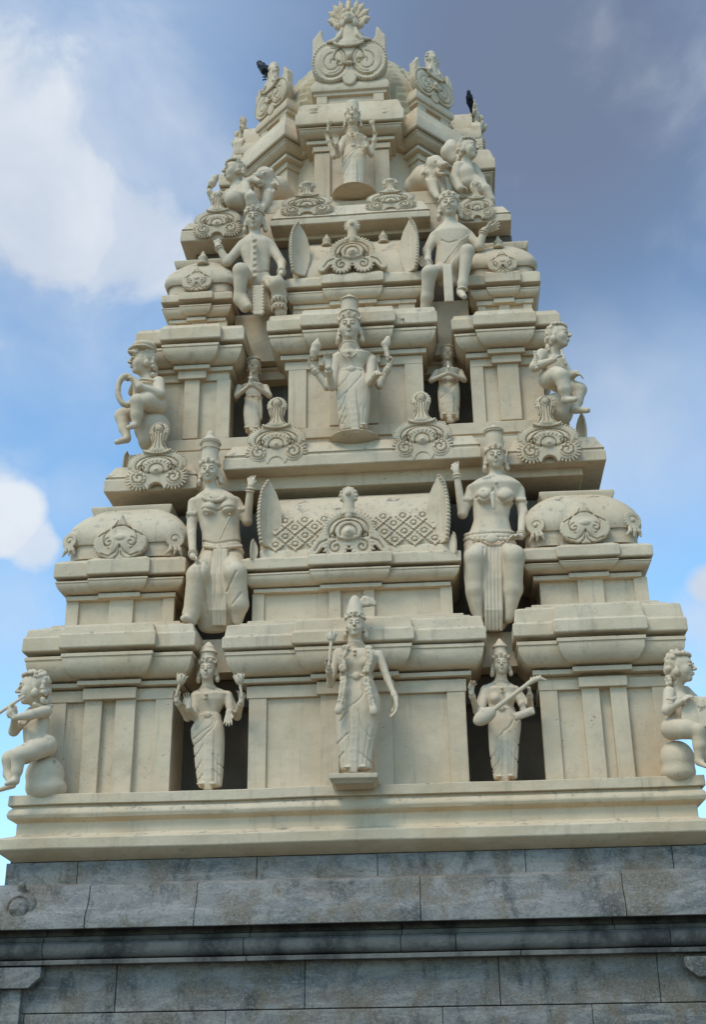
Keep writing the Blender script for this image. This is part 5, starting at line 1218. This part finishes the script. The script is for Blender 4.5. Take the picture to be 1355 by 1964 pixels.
guardian('large stucco female guardian with a broad jewelled belt, seated right of the lower barrel roof', .62, (950, 1214), (951, 879), 52, (951, 922), -.05,
    [(912, 938, 966, .8), (922, 912, 988), (934, 897, 1003), (948, 904, 995), (962, 907, 990), (978, 908, 980), (998, 909, 977), (1015, 903, 981), (1030, 895, 987), (1048, 893, 988)],
    [([(930, 1050, -.05), (912, 1068, -.40), (914, 1130, -.30), (922, 1180, -.2)], [19, 19, 16, 11]), ([(966, 1050, -.05), (988, 1066, -.40), (986, 1130, -.30), (976, 1185, -.2)], [19, 19, 16, 11])],
    [dict(p=[(906, 940, .02), (888, 986, -.02), (876, 905, -.12)], hand=(V3(-.1, .15, 1), V3(.1, 1, 0), .58, .28, -1)), dict(p=[(996, 942, .02), (1004, 984, 0), (1000, 1030, -.30)], hand=(V3(-.85, -.35, -.12), V3(.1, -.4, -1), .62, .25, -1))],
    [(1044, 893, 988, .55), (1062, 889, 1003, .50, -.12), (1100, 890, 1005, .42, -.2), (1140, 894, 1001, .42, -.2), (1175, 904, 988, .5, -.1), (1200, 922, 974, .5, -.08), (1212, 930, 966, .5, -.06)],
    [[(936, 1062), (934, 1120), (933, 1205)], [(944, 1062), (944, 1120), (944, 1206)], [(953, 1062), (954, 1120), (956, 1206)], [(961, 1060), (964, 1120), (966, 1200)], [(914, 960), (928, 970), (941, 962), (946, 948)], [(947, 948), (953, 962), (968, 972), (986, 962)], [(928, 1070), (926, 1130), (928, 1190)]],
    [(.30, .40), (.5, .37), (.8, .36), (1.05, .33), (1.12, .34), (1.15, .42), (1.20, .42), (1.23, .22), (1.33, .16), (1.46, .05)], ((.28, .42), (1.10, .36)), breasts=((930, 952, 15), (972, 952, 15)), extra=belt, necks=2)
def mextra(f, J, L, h):
    J.chain([f.q(484+0*t, 455+t*80, -.24-.04*math.sin(t*3)) for t in np.linspace(0, 1, 14)], [.026]*14, .004)
    for t in np.linspace(.1, 1, 7): J.ell(f.q(488, 452+t*78, -.27), (.045, .03, .04), .006)
    S = SDF(.011); S.box(f.q(496, 575, -.32), (.085, .03, .27), None, .02)
    for i in range(9):
        for sx in (-1, 1): S.ell(f.q(496+sx*8.6, 551+i*6, -.33), (.03, .03, .026), .004)
    for i in range(5): S.ell(f.q(489+i*3.5, 602, -.33), (.02, .03, .035), .004)
    S.build('waist_cloth', STATUE, f.root)
    for y in (548, 562, 576, 590):
        f.ring(J, f.q(535.5, y, -.30), V3(0, 0, 1), 12.5*f.m, .024, 18)
        for i in range(12):
            a = 2*math.pi*i/12; J.ell(f.q(535.5, y+2, -.30)+V3(13.2*f.m*math.cos(a), 13.2*f.m*math.sin(a), -.02), (.018, .018, .03), .003)
guardian('stucco guardian in a pointed turban and serrated waist cloth, left of the upper roof', 1.30, (495, 604), (488, 422), 47, (490, 462), -.18,
    [(452, 476, 502, .8), (462, 462, 520), (470, 460, 526), (485, 461, 523), (500, 467, 519), (520, 471, 517), (540, 476, 520), (550, 478, 522)],
    [([(485, 545, 0), (462, 520, -.40), (460, 575, -.28), (470, 590, -.28)], [15, 14.5, 10.5, 9.5]), ([(512, 545, 0), (531, 546, -.40), (536, 575, -.28), (539, 600, -.25)], [16, 15, 12, 11]), ([(462, 572, -.25), (476, 588, -.35)], [13, 8])],
    [dict(p=[(465, 471, 0), (436, 503, -.06), (418, 472, -.10)], hand=(V3(-.25, -.1, 1), V3(0, 1, .3), .55, .8, 1)), dict(p=[(519, 471, 0), (541, 505, -.06), (540, 524, -.35)], hand=(V3(-.3, -.5, -.6), V3(0, -.4, -1), .55, .4, -1))],
    [(545, 478, 524, .55), (565, 474, 530, .5), (585, 476, 532, .45), (600, 482, 530, .4)],
    [[(474, 524), (490, 530), (505, 528), (518, 522)], [(508, 555), (514, 575), (516, 595)], [(516, 552), (522, 572), (524, 595)]],
    [(.30, .40), (.48, .40), (.60, .34), (.66, .30)], ((.28, .42),), extra=mextra, arm_r=(10.5, 8.5, 6), necks=0)
S = SDF(.011); fr = [o for o in bpy.data.objects if o.name.startswith('guardian_statue') and o.parent is None][-1]
q = lambda a, b, d: P(a, b, 1.30+d)
S.chain([q(488, 403, -.12), q(484.5, 391, -.20), q(481, 378, -.26), q(480.5, 364, -.26)], [.17, .105, .10, .018], .04); S.build('turban', STATUE, fr)
def nextra(f, J, L, h):
    J.chain([f.q(*p) for p in ((899, 452, -.20), (884, 462, -.27), (872, 476, -.30), (862, 490, -.30), (853, 503, -.27))], [.016]*5, .004)
    S = SDF(.011); S.box(f.q(860.5, 544, -.40), (.075, .035, .36), None, .02); S.build('waist_cloth', STATUE, f.root)
    f.ring(J, f.q(887, 556, -.38), V3(0, 0, 1), 8.5*f.m, .02, 14)
guardian('stout stucco guardian with chest cord and raised knee, right of the upper barrel roof', 1.30, (862, 575), (862, 396), 50, (864, 438), -.12,
    [(428, 850, 878, .8), (440, 836, 896), (450, 828, 906), (462, 832, 904), (475, 838, 896, .62), (492, 836, 890, .66), (508, 834, 888, .66), (520, 838, 886, .6)],
    [([(848, 520, 0), (824, 524, -.38), (820, 570, -.22), (817, 588, -.15)], [15, 14, 11.5, 10]), ([(872, 522, 0), (897, 482, -.40), (888, 545, -.36), (885, 560, -.36)], [15, 13, 9, 7]), ([(884, 562, -.38), (891, 569, -.52)], [7, 5.5])],
    [dict(p=[(834, 455, 0), (819, 482, -.05), (822, 508, -.34)], hand=(V3(-.7, -.4, .3), V3(.3, -.6, -.6), .55, .3, 1)), dict(p=[(900, 454, 0), (920, 474, -.06), (929, 442, -.12)], hand=(V3(.95, .1, .35), V3(0, .3, 1), .70, .15, -1))],
    [(512, 838, 886, .5), (530, 838, 886, .45), (550, 844, 880, .4)],
    [[(848, 470), (862, 476), (876, 472)]],
    [(.26, .41), (.46, .39), (.54, .30)], ((.26, .41),), must=True, extra=nextra, arm_r=(11, 8.8, 6.2), necks=0)
# --- figures seated on the corners
def corner(label, Y, foot, hc, h_px, yaw, tilt, neck, torso, limbs, hands, seat, hairspec, extra=None, res=.010, parts=None, must=False, name='corner_statue', roll=0):
    f = Fig(label, 'statue', Y, foot, GC, name, res); h = h_px*f.m
    L = f.head(f.q(*hc), h, yaw=yaw, tilt=tilt, roll=roll, neck=f.q(*neck), nr=.20, must=must)
    for t in torso: f.limb(t[0], t[1], .06)
    for l in limbs: f.limb(l[0], l[1], l[2] if len(l) > 2 else .03)
    for hd in hands: f.hand(f.q(*hd[0]), hd[1], hd[2], h*hd[3], *hd[4:])
    J = f.S
    if extra: extra(f, J, L, h)
    f.S.build('body', STATUE, f.root)
    f.hair(L, hairspec[0:3], n=hairspec[3], seed=4, r=hairspec[4])
    if seat:
        S = SDF(res*1.3)
        for st in seat: S.ell(f.q(*st[0]), tuple(x*f.m for x in st[1]), .05)
        S.build('seat_rock', STATUE, f.root)
    return f, L, h
def dx(f, J, L, h):
    S = SDF(.009); S.chain([f.q(45, 1336, -.33), f.q(24, 1350, -.40), f.q(-10, 1373, -.50)], [.020, .022, .022], .003); S.build('flute', STATUE, f.root)
    for i in range(9): J.ell(f.q(66+i*4, 1353+abs(i-4)*-.6+i*.4, -.26+.02*i), (.028, .03, .028), .006)
    J.ell(L(.40, .05, -.22), (.05, .05, .06), .01)
    J.chain([f.q(x, y, d) for x, y, d in ((70, 1366, -.25), (58, 1378, -.32), (48, 1388, -.30), (40, 1388, -.25))], [.018, .022, .026, .03], .006)
corner('curly-haired stucco boy playing a flute, seated on the left corner of the lowest storey', .0, (80, 1523), (62, 1321, -.15), 62, rad(-68), -.05, (79, 1362, -.05),
    [([(78, 1370, -.02), (74, 1392, -.05), (72, 1412, -.06), (78, 1434, -.02)], [17, 19, 20, 24]), ([(56, 1400, -.12), (60, 1424, -.1)], [12, 14])],
    [([(88, 1430, -.12), (60, 1440, -.30), (36, 1448, -.36), (32, 1478, -.34), (29, 1498, -.34)], [21, 19, 15, 10, 6.5]), ([(29, 1498, -.34), (12, 1503, -.48)], [7, 4]), ([(80, 1440, .25), (20, 1456, .1), (17, 1484, .1), (22, 1504, .0)], [18, 16, 11, 7]), ([(24, 1506, -.05), (-4, 1516, -.25)], [6.5, 4]),
     ([(88, 1364, -.16), (58, 1371, -.38), (28, 1377, -.50)], [11.5, 9, 5.5]), ([(60, 1366, .05), (26, 1402, -.10), (27, 1380, -.34)], [11, 9.5, 6])],
    [((28, 1377, -.50), V3(-.8, -.2, .75), V3(.4, .9, .2), .50, .55, -1), ((27, 1378, -.34), V3(0, -.05, 1), V3(-1, .2, 0), .52, .35, 1)],
    [((86, 1487, .08), (36, 36, 36)), ((88, 1512, .08), (38, 36, 26))], ((-2.6, 2.6), (-.5, .62), .38, 130, .07), dx)
def ex(f, J, L, h):
    S = SDF(.010); S.box(f.q(1345, 1366, -.36), (.23, .035, .20), np.array(Matrix.Rotation(rad(8), 3, 'Y') @ Matrix.Rotation(rad(-12), 3, 'Z')), .02); S.build('stone_tablet', STATUE, f.root)
    J.ell(L(-.38, .05, -.22), (.045, .05, .055), .01)
    J.chain([f.q(1281, 1340, -.32), f.q(1291, 1341, -.38), f.q(1297, 1337, -.34)], [.015]*3, .004)
corner('long-haired stucco woman holding a flat tablet, seated on the right corner of the lowest storey', .0, (1300, 1497), (1308, 1281, -.15), 60, rad(62), -.03, (1297, 1320, -.05),
    [([(1298, 1330, -.02), (1298, 1350, -.06), (1300, 1372, -.06), (1296, 1392, -.02)], [17, 18, 17, 22]), ([(1310, 1340, -.1), (1312, 1352, -.1)], [12, 11])],
    [([(1290, 1398, -.10), (1318, 1398, -.28), (1340, 1402, -.34), (1343, 1430, -.32), (1342, 1458, -.3)], [22, 19, 14, 12, 8]), ([(1342, 1462, -.3), (1356, 1470, -.42)], [7, 4]), ([(1320, 1400, .2), (1360, 1408, .1), (1362, 1440, .1), (1360, 1466, 0)], [18, 15, 12, 8]),
     ([(1285, 1328, -.16), (1281, 1362, -.22), (1312, 1344, -.42)], [12, 10, 5.5]), ([(1316, 1326, .05), (1345, 1352, 0), (1350, 1345, -.34)], [11, 9, 6])],
    [((1312, 1344, -.42), V3(.6, -.2, .5), V3(.6, .7, -.4), .42, .6, -1), ((1346, 1343, -.40), V3(.1, -.1, -1), V3(0, 1, 0), .42, .3, 1)],
    [((1300, 1456, .05), (34, 34, 36)), ((1302, 1482, .05), (34, 32, 22))], ((-2.4, 2.4), (-.62, .60), .38, 90, .085), ex)
def kx(f, J, L, h):
    S = SDF(.010); rnd = random.Random(2)
    for i in range(60):
        a = 2*math.pi*i/60; S.ell(f.q(243+17*math.cos(a), 749-28*math.sin(a), -.30+.05*math.cos(a)), (.04*rnd.uniform(.8, 1.15), .05, .045*rnd.uniform(.8, 1.15)), .012)
    S.build('flower_ring', STATUE, f.root); J.ell(L(.40, .05, -.22), (.045, .05, .06), .01)
    for i in range(8): J.ell(f.q(272+i*4.5, 727+.5*i, -.22), (.026, .03, .026), .006)
corner('stucco figure in flat hat with a flower ring, left end of the second storey', .85, (280, 862), (272, 695, -.12), 54, rad(-58), -.02, (284, 730, -.02),
    [([(288, 736, 0), (290, 752, -.02), (292, 770, -.02)], [18, 19, 22]), ([(272, 742, -.1), (276, 760, -.08)], [10, 11])],
    [([(300, 778, -.08), (282, 770, -.28), (264, 770, -.34), (262, 796, -.30), (261, 812, -.28)], [20, 17, 14, 11, 8]), ([(260, 816, -.28), (246, 820, -.42)], [6.5, 4.5]), ([(285, 785, .22), (234, 798, .06), (238, 822, .02), (244, 840, -.04)], [17, 14, 10, 7]), ([(243, 843, -.05), (224, 848, -.22)], [7, 5]),
     ([(304, 734, -.14), (306, 756, -.24), (268, 742, -.42), (258, 728, -.42)], [12, 10.5, 7, 5.5]), ([(268, 738, .05), (254, 752, -.1), (258, 736, -.26)], [10, 8, 6])],
    [((260, 732, -.42), V3(-.5, -.1, .9), V3(-.7, .3, -.4), .42, .6, -1), ((254, 728, -.26), V3(-.8, -.1, .5), V3(0, -.5, -1), .42, .6, 1)],
    [((292, 822, .10), (34, 34, 34)), ((292, 846, .10), (26, 30, 24))], ((-1.7, 2.6), (-.62, .42), .38, 110, .065), kx)
S = SDF(.011); kr = [o for o in bpy.data.objects if o.name.startswith('corner_statue') and o.parent is None][-1]
q = lambda a, b, d: P(a, b, .85+d); S.ell(q(272, 675, -.13), (.225, .225, .05), .03); S.ell(q(276, 668, -.10), (.20, .2, .09), .03); S.cap(q(262, 676, -.25), q(246, 674, -.30), .05, .02, .03); S.build('flat_hat', STATUE, kr)
def lx(f, J, L, h):
    for i in range(7): J.ell(f.q(1027+i*.5, 676+i*5, -.28), (.03, .03, .028), .006)
    J.ell(L(-.40, .05, -.26), (.05, .05, .06), .01)
    J.chain([f.q(1078, 672, -.2), f.q(1082, 688, -.26), f.q(1086, 698, -.24)], [.02, .026, .03], .006)
corner('stucco figure with legs drawn up, seated at the right end of the second storey', .85, (1072, 812), (1073, 646, -.12), 52, rad(60), -.02, (1062, 678, -.02),
    [([(1058, 686, 0), (1062, 702, -.04), (1064, 720, -.02)], [17, 17, 20]), ([(1074, 692, -.06), (1078, 706, -.06)], [11, 10])],
    [([(1052, 728, -.08), (1068, 720, -.26), (1078, 722, -.34), (1084, 748, -.32), (1086, 764, -.3)], [19, 17, 15, 12, 8]), ([(1084, 768, -.3), (1104, 766, -.40)], [6.5, 5]), ([(1070, 735, .2), (1112, 748, .05), (1108, 770, .02), (1104, 782, -.02)], [18, 14.5, 11, 8]), ([(1104, 787, -.05), (1128, 787, -.2)], [7, 5.5]),
     ([(1040, 680, -.14), (1026, 704, -.2), (1064, 690, -.36)], [12, 9.5, 6]), ([(1074, 690, .05), (1096, 722, .0), (1106, 716, -.1)], [10, 7.5, 6.5])],
    [((1064, 690, -.36), V3(.7, -.1, .7), V3(0, .5, -1), .40, .6, -1), ((1104, 715, -.1), V3(.9, -.1, -.5), V3(0, .3, -1), .40, .3, 1)],
    [((1072, 782, .12), (32, 32, 30)), ((1070, 800, .12), (28, 28, 18))], ((-2.5, 1.9), (-.7, .55), .38, 100, .065), lx)
# --- riders with lions on the upper ledge
def px_(f, J, L, h):
    J.ell(L(.38, .05, -.2), (.05, .05, .05), .01)
    S = SDF(.011); q = lambda a, b, d: P(a, b, f.Y+d); S.chain([q(403, 362, -.1), q(407, 352, -.1), q(413, 342, -.1), q(419, 334, -.1)], [.03, .07, .06, .012], .02); S.build('short_sword', STATUE, f.root)
corner('stucco warrior with a raised short sword, seated on the upper left ledge beside a lion', 1.75, (450, 405), (448, 330, -.1), 46, rad(-58), -.02, (458, 358, 0),
    [([(456, 362, 0), (452, 378, -.02), (452, 390, 0)], [15, 16, 20])],
    [([(452, 388, -.1), (446, 384, -.36)], [20, 16]), ([(470, 360, -.12), (474, 378, -.2), (446, 372, -.42)], [11, 9.5, 6.5]), ([(440, 372, .1), (414, 392, 0), (402, 368, -.1)], [10, 8, 6]), ([(430, 392, 0), (408, 412, -.1)], [16, 12]), ([(470, 352, -.1), (486, 344, -.15), (496, 348, -.2)], [9, 7, 5])],
    [((446, 372, -.42), V3(-.8, 0, -.1), V3(0, 0, -1), .44, .4, -1), ((402, 369, -.1), V3(0, 0, 1), V3(.6, -1, 0), .42, 1.0, 1)],
    None, ((-1.9, 2.6), (-.5, .62), .37, 90, .075), px_, res=.012)
def qx(f, J, L, h): J.ell(L(-.40, .05, -.24), (.05, .05, .06), .01)
corner('stucco rider with swept-back hair, seated on the upper right ledge beside a roaring lion', 1.75, (900, 372), (899, 288, -.1), 46, rad(60), -.02, (892, 314, 0),
    [([(892, 320, 0), (894, 336, -.04), (898, 352, 0)], [16, 17, 20])],
    [([(866, 280, .05), (862, 292, .0), (872, 306, .0)], [13, 16, 12]), ([(880, 320, -.1), (872, 345, -.1), (884, 362, -.2)], [11, 10, 8]), ([(908, 322, .1), (922, 342, .1), (934, 366, 0)], [10, 9, 6]), ([(910, 352, 0), (930, 366, -.1), (942, 384, -.1)], [17, 13, 9])],
    [((886, 360, -.2), V3(.7, -.2, -.4), V3(0, 0, -1), .42, .5, -1), ((934, 368, 0), V3(.4, 0, -1), V3(-1, 0, 0), .40, .5, 1)],
    None, ((-2.5, 1.9), (-.6, .62), .37, 90, .075), qx, res=.012)
def lion(label, Y, mir, cx, cy, foot):
    f = Fig(label, 'lion statue', Y, foot, 'lions on the upper ledge', 'lion_statue', .012); S = f.S; m = f.m
    q = lambda dx, dy, d: f.q(cx+mir*dx, cy+dy, d)
    # haunch/back running to the crown, chest, head turned to the corner with open jaws
    S.chain([q(-40, 38, .55), q(-24, 24, .35), q(-4, 22, .0)], [22*m, 24*m, 21*m], .08); S.cap(q(-4, 22, 0), q(0, 44, -.02), 20*m, 16*m, .06)
    S.ell(q(-2, 0, -.10), (18*m, 20*m, 20*m), .05); S.cap(q(6, -2, -.25), q(15, -1, -.38), 10*m, 7.5*m, .04); S.cap(q(4, 11, -.22), q(13, 15, -.32), 8*m, 5*m, .03)
    S.ell(q(12, 7, -.36), (8*m, 11*m, 4.2*m), .02, None, True); S.ell(q(19, -4, -.42), (4*m, 4*m, 3*m), .01); S.ell(q(12, 9.5, -.34), (5*m, 6*m, 1.6*m), .01)
    for i in range(4): S.cap(q(9+3*i, 2, -.45+.02*i), q(9+3*i, 5, -.45+.02*i), 1.1*m, .5*m, .003)
    S.ell(q(-2, -9, -.32), (4*m, 3*m, 3.4*m), .01); S.ell(q(10, -9, -.38), (3.4*m, 3*m, 3*m), .01); S.ell(q(-14, -12, -.06), (5*m, 4*m, 6*m), .02); S.cap(q(0, -13, -.3), q(11, -12, -.36), 2*m, 1.6*m, .01)
    rnd = random.Random(3)
    for i in range(26):
        a = rnd.uniform(.6, 5.0); S.cap(q(-8+15*math.cos(a)*.8, 6-18*math.sin(a), rnd.uniform(-.2, .1)), q(-12+20*math.cos(a)*.8, 14-16*math.sin(a), rnd.uniform(-.2, .15)), 4.2*m, 2*m, .02)
    for dx_, d in ((-4, -.22), (12, -.05)): S.chain([q(dx_-4, 34, d+.05), q(dx_, 50, d), q(dx_+6, 60, d-.08)], [11*m, 8*m, 6*m], .03); [S.ell(q(dx_+4+4*j, 62, d-.16), (2.6*m, 5*m, 2.8*m), .006) for j in range(3)]
    S.build('body', STATUE, f.root)
lion('stucco lion with an open mouth, crouching left of the crown behind the sword bearer', 2.05, -1, 506, 340, (506, 400))
lion('roaring stucco lion with bared teeth, crouching right of the crown beside the rider', 1.80, 1, 838, 318, (840, 376))
# --- crows
def crow(label, pos, yaw, sc, lean=.9):
    r = root('crow', label, 'crow', pos, 'crows perched on the crown'); S = SDF(.006)
    R = Matrix.Rotation(yaw, 3, 'Z'); o = Vector(pos); L = lambda x, y, z: o+R @ Vector((x, y, z))*sc     # faces local -x, tail +x
    S.chain([L(-.10, 0, .27), L(-.02, 0, .18), L(.10, 0, .06)], [.062*sc, .085*sc, .045*sc], .03); S.ell(L(-.125, 0, .325), .052*sc, .02); S.chain([L(.10, 0, .07), L(.20, 0, -.07), L(.235, 0, -.13)], [.045*sc, .036*sc, .022*sc], .02)
    for sy in (-1, 1): S.chain([L(-.06, sy*.06, .22), L(.06, sy*.065, .10), L(.19, sy*.025, -.04)], [.035*sc, .038*sc, .012*sc], .012)
    S.build('body', CROW, r)
    B = SDF(.004); B.chain([L(-.10, 0, .335), L(-.05, 0, .335), L(-.02, 0, .325)], [.020*sc, .015*sc, .004*sc], .004); B.build('beak', CROW, r)
    for sy in (-1, 1):
        G = SDF(.004); G.chain([L(.0, sy*.03, .12), L(-.02, sy*.035, .04), L(-.015, sy*.035, .0)], [.014*sc, .009*sc, .009*sc], .004)
        for a in (-.5, 0, .5): G.cap(L(-.015, sy*.035, .0), L(-.06, sy*.035+.03*a, -.01), .008*sc, .005*sc, .003)
        G.cap(L(-.015, sy*.035, 0), L(.025, sy*.035, -.008), .008*sc, .005*sc, .003); G.build('leg', CROW, r)
    return r
ka = Tm @ Matrix.Rotation(rad(-45), 4, 'Z') @ Vector((0, -(RB-OC), 0))
crow('black crow with a pale wing streak, perched on the left gable of the crown', P(511, 150, ka.y), rad(10), 1.15)
ra = P(902, 199, 3.9); crow('black crow seen from behind, perched on the mask at the right end of the crown', ra, rad(80), .72)
